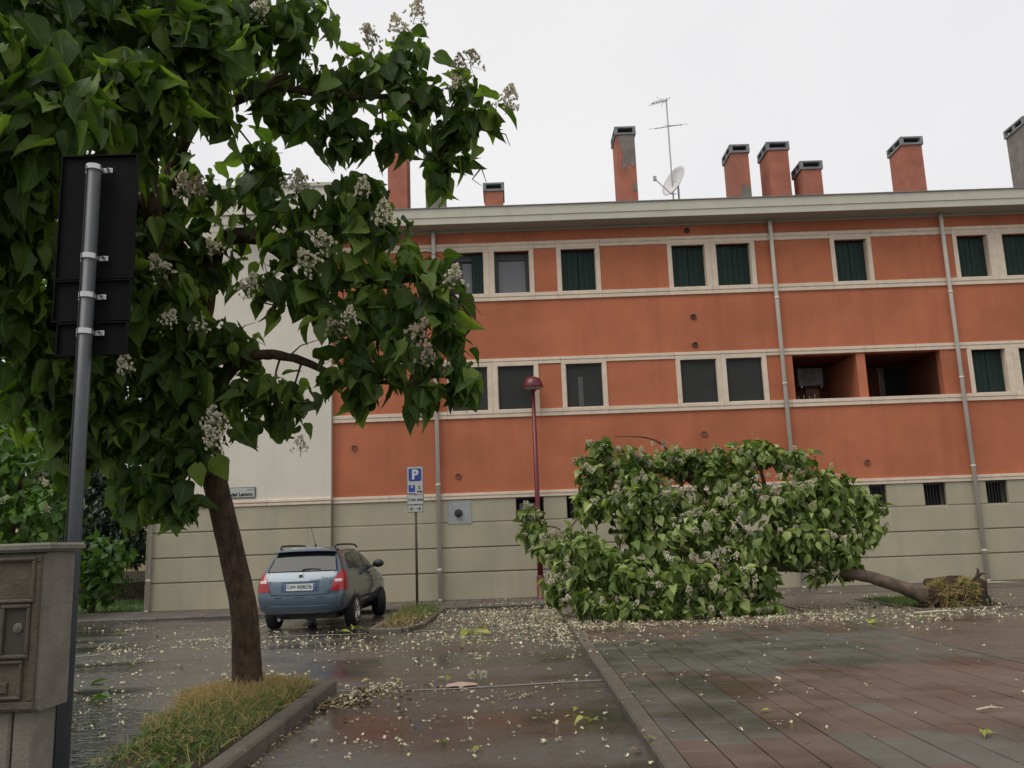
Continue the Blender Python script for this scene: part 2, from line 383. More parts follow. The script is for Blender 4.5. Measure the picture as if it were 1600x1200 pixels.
# pavement along the building
pv = struct(MB().box(-24, 24, 20.02, 23.0, -.01, .055).build('pavement', M_SOIL))
TX, TY = .31, .76
b = MB(); b.bev(.006, TX-.006, .006, TY-.006, 0, .014, .004); me = b.mesh('pavement_tile', M_TILE)
for i in range(98):
    for j in range(3):
        x = -12.9+i*TX; o = link('pavement_tile', me, pv); o.location = (x, 20.15+j*TY, .056+random.uniform(-.002, .002))
for xa, xb in ((-24, -12.95), (17.5, 24)):
    MB().box(xa, xb, 20.15, 22.43, .056, .068).build('pavement_edge', M_TILE, pv)
kerb_row(pv, (-14, 20.06), (18, 20.06), .15, 0, .072, 1.0, M_KERBD)

# planting beds of the two islands, lawn at the far left
def bed(name, pts, z, hump, m):
    n = len(pts); cx = sum(p[0] for p in pts)/n; cy = sum(p[1] for p in pts)/n
    b = MB(); v = [(x, y, 0) for x, y in pts]+[(x, y, z) for x, y in pts]+[(cx+(x-cx)*.5, cy+(y-cy)*.5, z+hump) for x, y in pts]+[(cx, cy, z+hump*1.3)]
    f = []
    for i in range(n):
        j = (i+1) % n; f += [(i, j, n+j, n+i), (n+i, n+j, 2*n+j, 2*n+i), (2*n+i, 2*n+j, 3*n)]
    b.add(v, f); return struct(b.build(name, m, fix=True))
bed('planting_bed', [(-2.02,3),(-2.02,9.1),(-3.0,9.1),(-3.05,8),(-2.68,6),(-2.55,3)], .085, .05, M_SOIL)
bed('planting_bed', [(-1.72,16.2),(-1.68,19.95),(-2.44,19.95),(-2.42,15.46),(-1.98,15.44)], .05, .03, M_SOIL)
g = MB(); g.quad((-60,23.0,.03),(-9.6,23.0,.03),(-9.6,60,.03),(-60,60,.03)); struct(g.build('lawn', mat('lawn_green', (.055, .105, .025), .9, .35, 2.5, .5, 60)))

# painted lines
def line(pts, w, z=.010):
    b = MB(); P = [Vector((*p, 0)) for p in pts]; v = []; f = []
    for i, p in enumerate(P):
        t = (P[min(i+1, len(P)-1)]-P[max(i-1, 0)]).normalized(); nrm = Vector((-t.y, t.x, 0))*w/2
        v += [(p.x-nrm.x, p.y-nrm.y, z), (p.x+nrm.x, p.y+nrm.y, z)]
        if i: f.append((2*i-2, 2*i-1, 2*i+1, 2*i))
    b.add(v, f); return struct(b.build('painted_line', M_WHITE))
line([(-1.82, 9.25), (-1.2, 9.14), (-.6, 9.13), (0, 9.22), (.5, 9.30), (.86, 9.33)], .055)
line([(-5.6, 15.25), (-4.2, 15.28), (-2.6, 15.22)], .07)
line([(-1.75, 15.35), (-.6, 15.3), (.84, 15.3)], .06)
line([(-4.75, 15.3), (-4.95, 17.2), (-5.1, 19.9)], .08)
line([(-13, 13.2), (-9, 12.9), (-6.2, 13.4)], .07)
# ------------------------------------------------------------------ apartment building
K = .8875
def B(): return MB(K)
def wall_holes(b, x0, x1, z0, z1, Y, holes, depth=.24):
    xs = sorted({x0, x1, *[h[0] for h in holes], *[h[1] for h in holes]}); zs = sorted({z0, z1, *[h[2] for h in holes], *[h[3] for h in holes]})
    for i in range(len(xs)-1):
        for j in range(len(zs)-1):
            cx, cz = (xs[i]+xs[i+1])/2, (zs[j]+zs[j+1])/2
            if any(h[0] < cx < h[1] and h[2] < cz < h[3] for h in holes): continue
            b.quad((xs[i],Y,zs[j]),(xs[i+1],Y,zs[j]),(xs[i+1],Y,zs[j+1]),(xs[i],Y,zs[j+1]))
    for a, c, d, e in holes:
        Y2 = Y+depth
        b.quad((a,Y,d),(a,Y2,d),(a,Y2,e),(a,Y,e)); b.quad((c,Y,d),(c,Y,e),(c,Y2,e),(c,Y2,d))
        b.quad((a,Y,d),(c,Y,d),(c,Y2,d),(a,Y2,d)); b.quad((a,Y,e),(a,Y2,e),(c,Y2,e),(c,Y,e))
Y0 = 25.3
house = thing('apartment_building', 'three-storey orange apartment block with cream stone bands and a grey-green base', 'building', (0, 0, 0))
XL, XR = -5.18, 21.5
up = [(-1.67,-.62),(-.31,.77),(1.72,2.78),(5.09,6.11),(6.44,7.49),(10.05,11.04),(13.78,14.72),(15.16,16.17),(18.6,19.6)]
lo = [(-1.67,-.60),(-.31,.78),(1.71,2.80),(5.11,6.19),(6.47,7.55),(13.77,14.78),(15.18,16.15),(18.6,19.6)]
logg = (8.45, 12.85, 5.46, 6.80)
UZ = (9.00, 10.36); LZ = (5.46, 6.80)
b = B()
wall_holes(b, XL, XR, 2.98, 11.02, Y0, [(a,c,*UZ) for a,c in up]+[(a,c,*LZ) for a,c in lo]+[logg], .26)
b.quad((XR,Y0,.05),(XR,Y0+12,.05),(XR,Y0+12,11.43),(XR,Y0,11.43)); b.quad((XL,Y0+12,.05),(XL,Y0+12,11.43),(XR,Y0+12,11.43),(XR,Y0+12,.05))
b.build('wall', M_ORANGE, house)

# stone bands, cut in pieces
def band(z0, z1, cuts, proud, m=M_STONE, y=Y0):
    for a, c in zip(cuts[:-1], cuts[1:]):
        x0, x1 = a+.0025, c-.0025; zm = z0+(z1-z0)*.52
        p = MB(K)
        p.bevf(x0, x1, y-proud, y+.02, z0, zm-.002, .007); p.bevf(x0, x1, y-proud-.015, y+.021, zm+.001, z1, .007)
        p.build('stone_band', m, house)
def cuts_for(ws, xa=XL+.003, xb=XR):
    c = [xa]
    for a, d in ws:
        c += [a-.14, d+.14]
    c.append(xb); c = sorted(c); out = [c[0]]
    for q in c[1:]:
        if q-out[-1] < .3: continue
        n = max(1, round((q-out[-1])/1.9)); base = out[-1]
        out += [base+(q-base)*(i+1)/n for i in range(n)]
    out[-1] = xb
    return out
band(10.385, 10.61, cuts_for(up), .035); band(8.77, 8.995, cuts_for(up), .05)
band(6.81, 7.00, cuts_for(lo+[(8.45, 10.5)]), .035); band(5.24, 5.455, cuts_for(lo+[(8.45, 10.5)]), .05)
band(2.90, 3.075, cuts_for([(-3.4,-2.5),(0.1,.95),(3,4),(6.5,8),(10.5,11.2),(14,15.4)]), .06)

# windows: stone surround, two shutters or sashes
def window(x0, x1, z0, z1, style, jl=.13, jr=.13):
    yb = Y0+.25
    s = B()
    for a, c in ((x0-jl, x0+.004), (x1-.004, x1+jr)): s.bevf(a, c, Y0-.03, Y0+.03, z0+.002, z1-.002, .008)
    s.bevf(x0-jl, x1+jr, Y0-.032, Y0+.03, z1-.03, z1+.024, .006)
    for a, c in ((x0+.003, x0+.018), (x1-.018, x1-.003)): s.box(a, c, Y0+.03, Y0+.255, z0+.004, z1-.034)
    s.box(x0+.018, x1-.018, Y0-.03, Y0+.256, z0-.02, z0+.015)
    w = s.build('window', M_STONE, house)
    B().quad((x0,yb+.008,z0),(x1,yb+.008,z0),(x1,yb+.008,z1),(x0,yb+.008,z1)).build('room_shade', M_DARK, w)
    xm = (x0+x1)/2
    def shutter(a, c, y, m=M_SHUT):
        q = B(); n = 3; st = (c-a)/n
        for i in range(n): q.bevf(a+i*st+.002, a+(i+1)*st-.002, y, y+.03, z0+.03, z1-.05, .005)
        q.box(a+.02, c-.02, y+.031, y+.045, z0+.05, z1-.07)
        q.build('shutter', m, w)
    if style == 'shut':
        e = random.uniform(-.03, .03)
        shutter(x0+.02, xm-.008, yb-.07+e, M_SHUT); shutter(xm+.008, x1-.02, yb-.06, M_SHUT)
    elif style in ('screen', 'light_streak'):
        q = B(); q.box(x0+.03, x1-.03, Y0+.06, Y0+.075, z0+.03, z1-.05); q.build('insect_screen', M_SCREEN, w)
        q = B()
        for a, c in ((x0+.018, x0+.045), (x1-.045, x1-.018)): q.box(a, c, Y0+.045, Y0+.085, z0+.016, z1-.035)
        q.box(x0+.045, x1-.045, Y0+.045, Y0+.085, z1-.065, z1-.035); q.box(x0+.045, x1-.045, Y0+.045, Y0+.085, z0+.016, z0+.04)
        q.build('screen_frame', M_FRAMEW, w)
        if style == 'light_streak': B().box(x0+.36, x0+.50, Y0+.052, Y0+.059, z0+.05, z1-.42).build('light_streak', mat('painted_streak', (.085, .085, .083), .8), w)  # light streak seen through the window, painted as a pale strip before the screen
    else:
        q = B()
        for a, c in ((x0+.02, x0+.13), (x1-.13, x1-.02)): q.bevf(a, c, yb-.06, yb, z0+.02, z1-.04, .01)
        q.bevf(x0+.13, x1-.13, yb-.06, yb, z1-.27, z1-.04, .01); q.box(x0+.13, x1-.13, yb-.06, yb, z0+.02, z0+.07)
        q.build('sash', M_FRAMEW, w)
        if style == 'blind':
            B().quad((x0+.13,yb-.02,z0+.07),(x1-.13,yb-.02,z0+.07),(x1-.13,yb-.02,z1-.27),(x0+.13,yb-.02,z1-.27)).build('pane', M_PALE, w)
        elif style == 'halfopen':
            B().quad((x0+.40,yb-.02,z0+.07),(x0+.68,yb-.02,z0+.07),(x0+.68,yb-.02,z1-.30),(x0+.40,yb-.02,z1-.30)).build('pane', M_PALE, w)
            B().quad((x0+.13,yb-.021,z0+.07),(x0+.395,yb-.021,z0+.07),(x0+.395,yb-.021,z1-.27),(x0+.13,yb-.021,z1-.27)).build('pane', M_GLASS, w)
            shutter(x0+.69, x1-.03, yb-.12)
        elif style == 'light_streak':
            pass
def jambs(ws, i):
    gl = ws[i][0]-ws[i-1][1] if i else 9; gr = ws[i+1][0]-ws[i][1] if i+1 < len(ws) else 9
    return dict(jl=gl/2-.001 if gl < .5 else .13, jr=gr/2-.001 if gr < .5 else .13)
for i, (a, c) in enumerate(up): window(a, c, *UZ, ['halfopen', 'blind'][i] if i < 2 else 'shut', **jambs(up, i))
for i, (a, c) in enumerate(lo): window(a, c, *LZ, 'light_streak' if i == 2 else ('screen' if i < 5 else 'shut'), **jambs(lo, i))

# loggia recess with its divider
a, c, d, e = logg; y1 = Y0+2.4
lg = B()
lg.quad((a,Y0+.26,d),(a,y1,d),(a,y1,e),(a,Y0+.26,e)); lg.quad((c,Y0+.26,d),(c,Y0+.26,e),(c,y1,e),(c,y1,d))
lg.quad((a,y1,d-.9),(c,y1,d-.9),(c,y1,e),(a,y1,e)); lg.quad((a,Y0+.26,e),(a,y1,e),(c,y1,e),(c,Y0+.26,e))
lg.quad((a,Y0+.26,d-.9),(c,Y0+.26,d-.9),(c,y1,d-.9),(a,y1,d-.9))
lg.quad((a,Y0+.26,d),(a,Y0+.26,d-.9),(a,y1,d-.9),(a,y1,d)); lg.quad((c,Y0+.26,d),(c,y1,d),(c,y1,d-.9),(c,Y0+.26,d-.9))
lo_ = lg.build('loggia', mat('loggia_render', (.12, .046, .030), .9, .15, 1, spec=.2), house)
B().box(10.36, 10.62, Y0+.03, Y0+2.39, d+.002, e-.002).build('divider_wall', M_PANEL, lo_)
B().box(12.15, 12.84, y1-.04, y1-.005, d-.85, e-.06).build('door_opening', M_DARK, lo_)
B().box(11.98, 12.13, y1-.07, y1-.006, d-.85, e-.05).build('door_frame', mat('grey_frame', (.12, .11, .10), .7), lo_)
B().box(11.80, 11.86, y1-.4, y1-.34, d-.85, e-.1).build('drain_pipe', mat('loggia_pipe', (.16, .11, .09), .7), lo_)
B().box(9.55, 9.98, y1-.12, y1-.006, d-.85, e-.62).build('door_leaf', mat('tan_door', (.28, .15, .08), .7), lo_)

# base: four courses with open joints, small windows in the top one
joints = [(.075, .82), (.855, 1.51), (1.545, 2.215), (2.25, 2.895)]
bw = [(.10, .90), (1.56, 2.30), (10.30, 10.80), (11.88, 12.52), (13.68, 14.30)]
B().box(XL, XR, Y0+.035, Y0+.06, .05, 2.1).box(XL, XR, Y0+.45, Y0+.5, 2.1, 2.97).build('base_backing', M_BASE, house)
for k, (za, zb) in enumerate(joints):
    b = B(); segs = [(XL, XR)]
    if k == 3:
        segs = []; q = XL
        for a, c in bw: segs.append((q, a)); q = c
        segs.append((q, XR))
    for a, c in segs: b.bevf(a, c, Y0-.02, Y0+.40 if k == 3 else Y0+.04, za, zb, .012)
    b.build('base_course', M_BASE, house)
B().box(XL, XR, Y0+.0, Y0+.44, 2.216, 2.249).build('base_ledge', M_BASE, house)
for i, (a, c) in enumerate(bw):
    s = B()
    for p, q in ((a+.002, a+.03), (c-.03, c-.002)): s.box(p, q, Y0+.10, Y0+.16, 2.252, 2.893)
    s.box(a+.03, c-.03, Y0+.10, Y0+.16, 2.84, 2.893)
    if i >= 2:
        n = 7
        for j in range(n): s.box(a+.05+(c-a-.1)*j/(n-1)-.008, a+.05+(c-a-.1)*j/(n-1)+.008, Y0+.10, Y0+.116, 2.253, 2.839)
    w = s.build('cellar_window', M_FRAMEW, house)
    (B().box(a+.10, c-.10, Y0+.2, Y0+.21, 2.26, 2.74) if i < 2 else B().box(a+.01, c-.01, Y0+.40, Y0+.41, 2.26, 2.89)).build('pane', M_PALE if i == 0 else M_DARK, w)
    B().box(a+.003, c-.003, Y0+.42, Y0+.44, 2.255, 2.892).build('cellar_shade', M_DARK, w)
# grey metal vent plate with a round exhaust
vp = B().bevf(-1.87, -1.19, Y0-.035, Y0-.021, 2.20, 2.865, .006).build('vent_plate', mat('bare_vent_plate', (.33, .34, .35), .6, .12, 9, streak=.5, metal=.2), house)
v = B(); v.lathe([(0.001, Y0-.17), (.045, Y0-.17), (.05, Y0-.13), (.09, Y0-.13), (.10, Y0-.10), (.10, Y0-.06), (.115, Y0-.055), (.115, Y0-.03)], (-1.56, 0, 2.51), 20, 'y')
v.build('exhaust_pipe', mat('dark_exhaust', (.03, .03, .03), .6), vp)
for x, z in ((5.61,10.80),(5.61,8.08),(5.60,7.22),(5.67,4.55),(10.34,3.55),(-1.54,3.57),(-4.55,4.5)):
    v = B(); v.lathe([(.001, Y0-.012), (.055, Y0-.012), (.06, Y0-.035), (.088, Y0-.035), (.092, Y0-.01), (.092, Y0+.01)], (x, 0, z), 16, 'y')
    v.build('round_vent', M_VENT if z < 4.6 else M_RUST, house)

# eaves
ef = Y0-.76
B().box(XL-3.5, XR, ef, ef+.05, 11.19, 11.47).build('fascia_board', M_FASCIA, house)
B().box(XL-3.5, XR, ef+.022, ef+.07, 10.99, 11.186).build('fascia_board', M_FASCIA, house)
B().box(XL-3.5, XR, ef-.035, ef+.2, 11.472, 11.50).build('roof_edge', M_ROOF, house)
B().box(XL, XR, ef+.071, Y0+.3, 11.022, 11.06).build('soffit', M_SOFFIT, house)
B().box(XL, XR, Y0-.05, Y0-.002, 10.95, 11.02).build('eaves_moulding', M_SOFFIT, house)
B().box(XL, XR, ef+.201, Y0+11, 11.44, 11.49).build('roof', M_ROOF, house)

# taller pale side wing on the left, standing a little forward
wl, wr, yw = -10.42, -5.19, Y0-.2
b = B()
b.quad((wl,yw,2.98),(wr,yw,2.98),(wr,yw,12.55),(wl,yw,12.55)); b.quad((wr,yw,2.98),(wr,yw+11,2.98),(wr,yw+11,12.55),(wr,yw,12.55))
b.quad((wl,yw+11,2.98),(wl,yw,2.98),(wl,yw,12.55),(wl,yw+11,12.55)); b.quad((wl,yw+11,2.98),(wr,yw+11,2.98),(wr,yw+11,12.55),(wl,yw+11,12.55))
b.build('wing_wall', M_CREAM, house)
B().box(wl-.06, wr+.06, yw-.06, yw+11.06, 12.552, 12.66).build('wing_coping', M_FASCIA, house)
B().box(wl+.01, wr-.006, yw+.035, yw+10.9, .05, 2.9).build('base_backing', M_BASE, house)
for za, zb in joints: B().bevf(wl, wr, yw-.02, yw+.205, za, zb, .012).box(wl, wl+.03, yw+.035, yw+10.9, za, zb).build('base_course', M_BASE, house)
for a, c in ((wl, -8.9), (-8.9, -7.0), (-7.0, wr+.02)):
    p = MB(K); p.bevf(a+.005, c-.005, yw-.06, yw+.02, 2.90, 2.985, .012); p.bevf(a+.005, c-.005, yw-.075, yw+.021, 2.993, 3.075, .012); p.build('stone_band', M_STONE, house)

# rainwater pipes
def downpipe(x, y, ztop, off=.5):
    q = B(); pts = [(x, y-.13, .08), (x, y-.13, ztop-.25), (x, y-.13, ztop-.02)]
    q.tube(pts, .062, 12)
    for z in (.9, 3.3, 5.9, 8.5):
        if z < ztop-.3: q.tube([(x, y-.13, z), (x, y-.13, z+.06)], .072, 12); q.box(x-.02, x+.02, y-.08, y-.021, z+.01, z+.04)
    q.box(x-.05, x+.05, y-.19, y-.07, .08, .12)
    return q.build('downpipe', M_PIPE, house, True)
for x in (-2.12, 8.12, 13.33, 18.1): downpipe(x, Y0, 11.02)
downpipe(-10.28, yw, 12.5)

# chimneys on the roof
def chimney(x0, x1, zt, m, depth=.98, y=26.5, lean=0):
    b = B(); b.box(x0, x1, y, y+depth, 11.45, zt-.28)
    ch = b.build('chimney', m, house)
    c = B(); o = .045
    c.box(x0-o, x1+o, y-o, y+depth+o, zt-.28, zt-.215); c.box(x0-o, x1+o, y-o, y+depth+o, zt-.055, zt)
    for a in (x0-o, x1+o-.1):
        for d_ in (y-o, y+depth+o-.1): c.box(a, a+.1, d_, d_+.1, zt-.214, zt-.056)
    c.box(x0-o+.001, x0-o+.1, y+depth/2-.05, y+depth/2+.05, zt-.2135, zt-.0565)
    cp = c.build('chimney_cap', M_CAP, ch)
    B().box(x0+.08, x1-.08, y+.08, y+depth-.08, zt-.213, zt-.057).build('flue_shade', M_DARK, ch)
    return ch
chimney(-3.66, -3.04, 14.66, M_BRICKR); chimney(-2.45, -1.84, 14.25, M_CHGREY); chimney(-.55, .05, 13.07, M_BRICKR)
ch = chimney(3.80, 4.40, 14.86, M_BRICKR)
def patch(pts, y, par, m=M_CHGREY):
    B().prism_y(pts, y-.012, y+.002).build('bare_patch', m, par)
patch([(3.86,14.5),(3.95,14.57),(4.398,14.57),(4.398,13.55),(4.3,13.45),(4.15,13.62),(3.98,13.35),(3.93,13.5),(3.99,13.9),(3.90,14.2)], 26.5, ch)
patch([(4.398,12.95),(4.3,12.9),(4.24,12.7),(4.31,12.6),(4.398,12.65)], 26.5, ch)
ch = chimney(7.50, 8.06, 14.10, M_BRICKR); patch([(7.72,12.6),(7.8,12.72),(8.0,12.70),(8.058,12.5),(8.058,12.2),(7.7,12.2)], 26.5, ch)
chimney(8.70, 9.36, 14.15, M_BRICKR); chimney(9.66, 10.30, 13.36, M_BRICKR, .8, 26.3); chimney(13.08, 13.72, 14.17, M_BRICKR)
chimney(17.15, 17.8, 14.75, M_CHGREY, 1.05)

# ------------------------------------------------------------------ things on and at the facade
k = K
ac = thing('air_conditioner', 'grey air conditioner unit hanging high in the left bay of the open loggia', 'air conditioner', (9.62*k, (y1-.2)*k, (e-.62)*k))
MB().bevf(-.36, .36, -.26, 0, 0, .52, .03).build('casing', mat('ac_casing', (.22, .22, .22), .5), ac)
q = MB()
for r in (.20, .14, .08): q.tube([(-.08+r*cos(t*pi/8), -.265, .26+r*sin(t*pi/8)) for t in range(17)], .007, 5, False)
q.build('fan_guard', M_BLACK, ac)
MB().box(-.3, -.26, -.26, .16, -.05, -.002).box(.26, .3, -.26, .16, -.05, -.002).build('bracket', M_METAL, ac)
rk = thing('clothes_airer', 'folded clothes airer with thin pale bars standing in the left bay of the loggia', 'clothes airer', (8.95*k, (Y0+.9)*k, (d-.88)*k))
q = MB()
for i in range(5): q.tube([(-.25+i*.13, 0, 0), (-.22+i*.13+.02*i, .1, 1.05-.05*(i % 2))], .009, 5)
q.build('bar', M_DISH, rk)
q = MB(); q.tube([(-.27, .04, .4), (.33, .04, .4)], .008, 5); q.tube([(-.27, .08, .8), (.33, .08, .8)], .008, 5); q.build('crossbar', M_DISH, rk)
br = thing('broom', 'broom with a thin pale handle leaning in the right bay of the loggia', 'broom', (11.35*k, (y1-.5)*k, (d-.88)*k))
MB().tube([(0, 0, .1), (.05, .15, 1.55)], .013, 6).build('handle', M_PALE, br)
MB().box(-.15, .15, -.04, .04, 0, .12).build('brush', M_SHUT, br)

an = thing('tv_antenna', 'tall thin television aerial with two element arrays on the roof edge', 'antenna', (5.42*K, 26.0*K, 11.45*K))
MB().tube([(0,0,0), (0,0,3.60)], .02, 8).build('mast', M_METAL, an)
q = MB(); q.tube([(.03, -.05, 3.56), (-.50, -.35, 3.30)], .014, 6)
for i in range(6):
    t = i/5; c = Vector((.02-.5*t, -.06-.29*t, 3.56-.25*t)); q.tube([c+Vector((.07,-.10,.03)), c-Vector((.07,-.10,.03))], .008, 5)
q.tube([(-.08,-.1,3.5),(-.27,.05,3.72)], .007, 5); q.tube([(-.08,-.1,3.5),(-.2,-.2,3.28)], .007, 5)
q.build('upper_array', M_METAL, an)
q = MB(); q.tube([(-.42, -.2, 2.62), (.43, .2, 2.92)], .012, 6); q.tube([(-.06, .12, 2.86), (.34, -.2, 2.70)], .009, 6)
for t in (-.42, -.2, .02, .43):
    c = Vector((t, t*.47, 2.77+t*.35)); q.tube([c+Vector((-.15,.2,.09)), c-Vector((-.15,.2,.09))], .006, 5)
q.build('lower_array', M_METAL, an)
ds = thing('satellite_dish', 'pale satellite dish facing left beside the aerial on the roof', 'satellite dish', (5.50*K, 25.95*K, 11.45*K))
q = MB(); prof = [(.001, .09), (.15, .082), (.30, .06), (.40, .03), (.46, 0), (.465, .012), (.40, .045), (.30, .075), (.15, .098), (.001, .106)]
q.lathe(prof, n=28); me = q.mesh('reflector', M_DISH, True)
o = link('reflector', me, ds); o.location = (-.06, -.05, 1.10); o.rotation_euler = Vector((.80, .42, -.35)).to_track_quat('Z', 'Y').to_euler(); o.scale = (1, 1, 1)
q = MB(); q.tube([(.08, 0, 0), (.08, 0, 1.2)], .028, 8); q.tube([(.08, 0, 1.03), (-.0, .0, 1.08)], .025, 6); q.build('mount', M_METAL, ds)
q = MB(); q.tube([(.0, -.05, .70), (-.16, -.15, .65), (-.62, -.42, .98)], .014, 6); q.tube([(-.16, -.15, .65), (.03, 0, .88)], .012, 6); q.build('feed_arm', M_METAL, ds)
MB().box(-.68, -.60, -.47, -.39, .95, 1.07).build('receiver_head', M_METAL, ds)

ss = thing('street_name_sign', 'white street name plate reading del Lavoro above the base of the pale wing', 'street sign', (-7.75*K, (yw-.004)*K, 3.12*K))
MB().bevf(-.60, .36, -.03, -.002, .02, .30, .006).build('plate', M_SIGNG, ss)
MB().bevf(-.575, .335, -.038, -.031, .043, .277, .003).build('panel', M_SIGNW, ss)
text('lettering', 'del Lavoro', .125, M_BLACK, ss, (.02, -.041, .115), bold=.006)
MB().box(.14, .30, -.0405, -.0385, .222, .236).build('small_print', M_BLACK, ss)

# ------------------------------------------------------------------ lamp post, signs, cabinet
lp = G(846, 935, .06)
la = thing('street_lamp', 'dark red street lamp with a round mushroom head in front of the orange facade', 'street lamp', (lp.x, lp.y, .06))
q = MB(); q.lathe([(.13, 0), (.13, .04), (.10, .05), (.10, .5), (.075, .56)], n=16); q.build('foot', M_RED, la, True)
hz = W(835, 612, lp.y).z-.06
MB().tube([(0,0,.5), (0,0,1.8), (0,0,hz+.06)], [.075, .068, .048], 12).build('pole', M_RED, la, True)
q = MB(); q.lathe([(.001, hz+.40), (.06, hz+.396), (.15, hz+.36), (.215, hz+.29), (.255, hz+.19), (.262, hz+.12), (.255, hz+.10), (.24, hz+.105)], n=28)
q.build('hood', M_RED, la, True)
q = MB(); q.lathe([(.24, hz+.107), (.21, hz+.07), (.12, hz+.05), (.05, hz+.045), (.001, hz+.045)], n=24); q.build('diffuser', M_LAMPG, la, True)
MB().lathe([(.05, hz), (.085, hz+.02), (.085, hz+.048)], n=14).build('collar', M_RED, la, True)

# ---- disc-parking sign on the small island
sp = G(652, 948, .06)
ps = thing('parking_sign', 'parking sign of three white panels on a thin brown-grey post beside the car', 'traffic sign', (sp.x, sp.y, .05))
def sz(py, px=651): return W(px, py, sp.y-.06).z-.05
z729, z774, z789, z800 = sz(729), sz(773.5), sz(789), sz(800.5)
MB().tube([(0,0,0), (0,0,z729-.05)], .03, 10).build('post', M_POST, ps, True)
def panel(z0, z1, w, lab=None):
    p = MB().bevf(-w/2, w/2, -.062, -.048, z0, z1, .006).build('panel', M_SIGNG, ps)
    MB().bevf(-w/2+.012, w/2-.012, -.067, -.0625, z0+.012, z1-.012, .003).build('panel_face', M_SIGNW, p)
    MB().box(-.045, .045, -.047, -.03, (z0+z1)/2-.02, (z0+z1)/2+.02).build('bracket', M_METAL, p)
    return p
p1 = panel(z774+.008, z729, .385); p2 = panel(z789+.006, z774, .40); p3 = panel(z800, z789-.004, .355)
H = z729-z774
def rounded(x0, x1, z0, z1, r):
    out = []
    for cx, cz, a0 in ((x1-r, z0+r, -90), (x1-r, z1-r, 0), (x0+r, z1-r, 90), (x0+r, z0+r, 180)):
        out += [(cx+r*cos(radians(a0+t*22.5)), cz+r*sin(radians(a0+t*22.5))) for t in range(5)]
    return out
zt = z729-.045
MB().prism_y(rounded(-.15, .15, zt-.30, zt, .035), -.0695, -.0672).build('blue_square', M_SIGNB, p1)
text('letter', 'P', .31, M_WPRINT, p1, (.0, -.0705, zt-.152), bold=.012)
zb = z774+.03
MB().box(-.155, -.005, -.0695, -.0672, zb, zb+.205).build('blue_square', M_SIGNB, p1)
text('letter', 'P', .075, M_WPRINT, p1, (-.078, -.0705, zb+.155), bold=.003)
q = MB(); q.prism_y([(-.142, zb+.02), (-.02, zb+.02), (-.02, zb+.055), (-.05, zb+.035), (-.112, zb+.035), (-.142, zb+.055)], -.0712, -.0697); q.build('disc_symbol', M_WPRINT, p1)
text('numeral', '2', .10, M_BLACK, p1, (.10, -.0690, zb+.145), bold=.004)
text('lettering', 'ore', .082, M_BLACK, p1, (.10, -.0690, zb+.055), bold=.004)
zc = (z774+z789)/2+.003
text('lettering', '8.00  20.00', .062, M_BLACK, p2, (.04, -.0690, zc), bold=.003)
q = MB(); q.tube([(-.168, -.0685, zc-.03), (-.128, -.0685, zc+.03)], .004, 4); q.tube([(-.128, -.0686, zc-.03), (-.168, -.0686, zc+.03)], .004, 4)
q.box(-.178, -.155, -.0696, -.0676, zc+.022, zc+.036).box(-.141, -.118, -.0695, -.0675, zc+.022, zc+.036); q.build('hammers_symbol', M_BLACK, p2)
zc = (z800+z789)/2-.002; q = MB()
for s in (-1, 1):
    q.prism_y([(s*.02, zc-.007), (s*.10, zc-.007), (s*.10, zc+.007), (s*.02, zc+.007)][::s], -.0695, -.0672)
    q.prism_y([(s*.135, zc), (s*.085, zc+.045), (s*.072, zc+.033), (s*.108, zc), (s*.072, zc-.033), (s*.085, zc-.045)][::s], -.0697, -.0671)
q.build('double_arrow', M_BLACK, p3)

# ---- the same kind of sign seen from behind, close on the left
Yp = 3.92
ba, bt = W(96, 1180, Yp), W(147, 262, Yp)
ax = (bt-ba).normalized(); foot = ba - ax*((ba.z)/ax.z)
ns = thing('traffic_sign', 'grey pole close by with three dark sign panels seen from behind under the leaning tree', 'traffic sign', foot)
L = (bt-foot).length
ns.rotation_euler = Matrix((Vector((0,1,0)).cross(ax).normalized(), ax.cross(Vector((0,1,0)).cross(ax)).normalized(), ax)).transposed().to_euler()
q = MB(); pr = []
for i in range(20):
    a = 2*pi*i/20; r = .033
    pr.append((r*cos(a), r*sin(a)))
pr = pr[:11] + pr[11:]
q.tube([(0,0,0), (0,0,L)], .033, 20); q.build('pole', M_POLE, ns, True)
MB().box(-.0215, -.0165, -.0325, -.026, 0, L-.004).build('groove', M_BLACK, ns)
MB().lathe([(.001, L+.006), (.034, L+.006), (.035, L-.02)], n=16).build('end_cap', M_POLE, ns)
def bz(py, px):
    P = W(px, py, Yp+.05); return (P-foot).dot(ax)
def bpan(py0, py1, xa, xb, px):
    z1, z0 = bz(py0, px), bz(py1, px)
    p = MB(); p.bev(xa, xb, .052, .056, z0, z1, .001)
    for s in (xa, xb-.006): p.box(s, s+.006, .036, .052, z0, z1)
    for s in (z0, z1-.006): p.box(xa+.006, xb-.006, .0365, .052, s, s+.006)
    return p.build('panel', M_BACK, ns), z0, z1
P1, a0, a1 = bpan(244, 437, -.178, .190, 145); P2, b0, b1 = bpan(439, 503, -.178, .184, 135); P3, c0, c1 = bpan(505, 556, -.152, .178, 130)
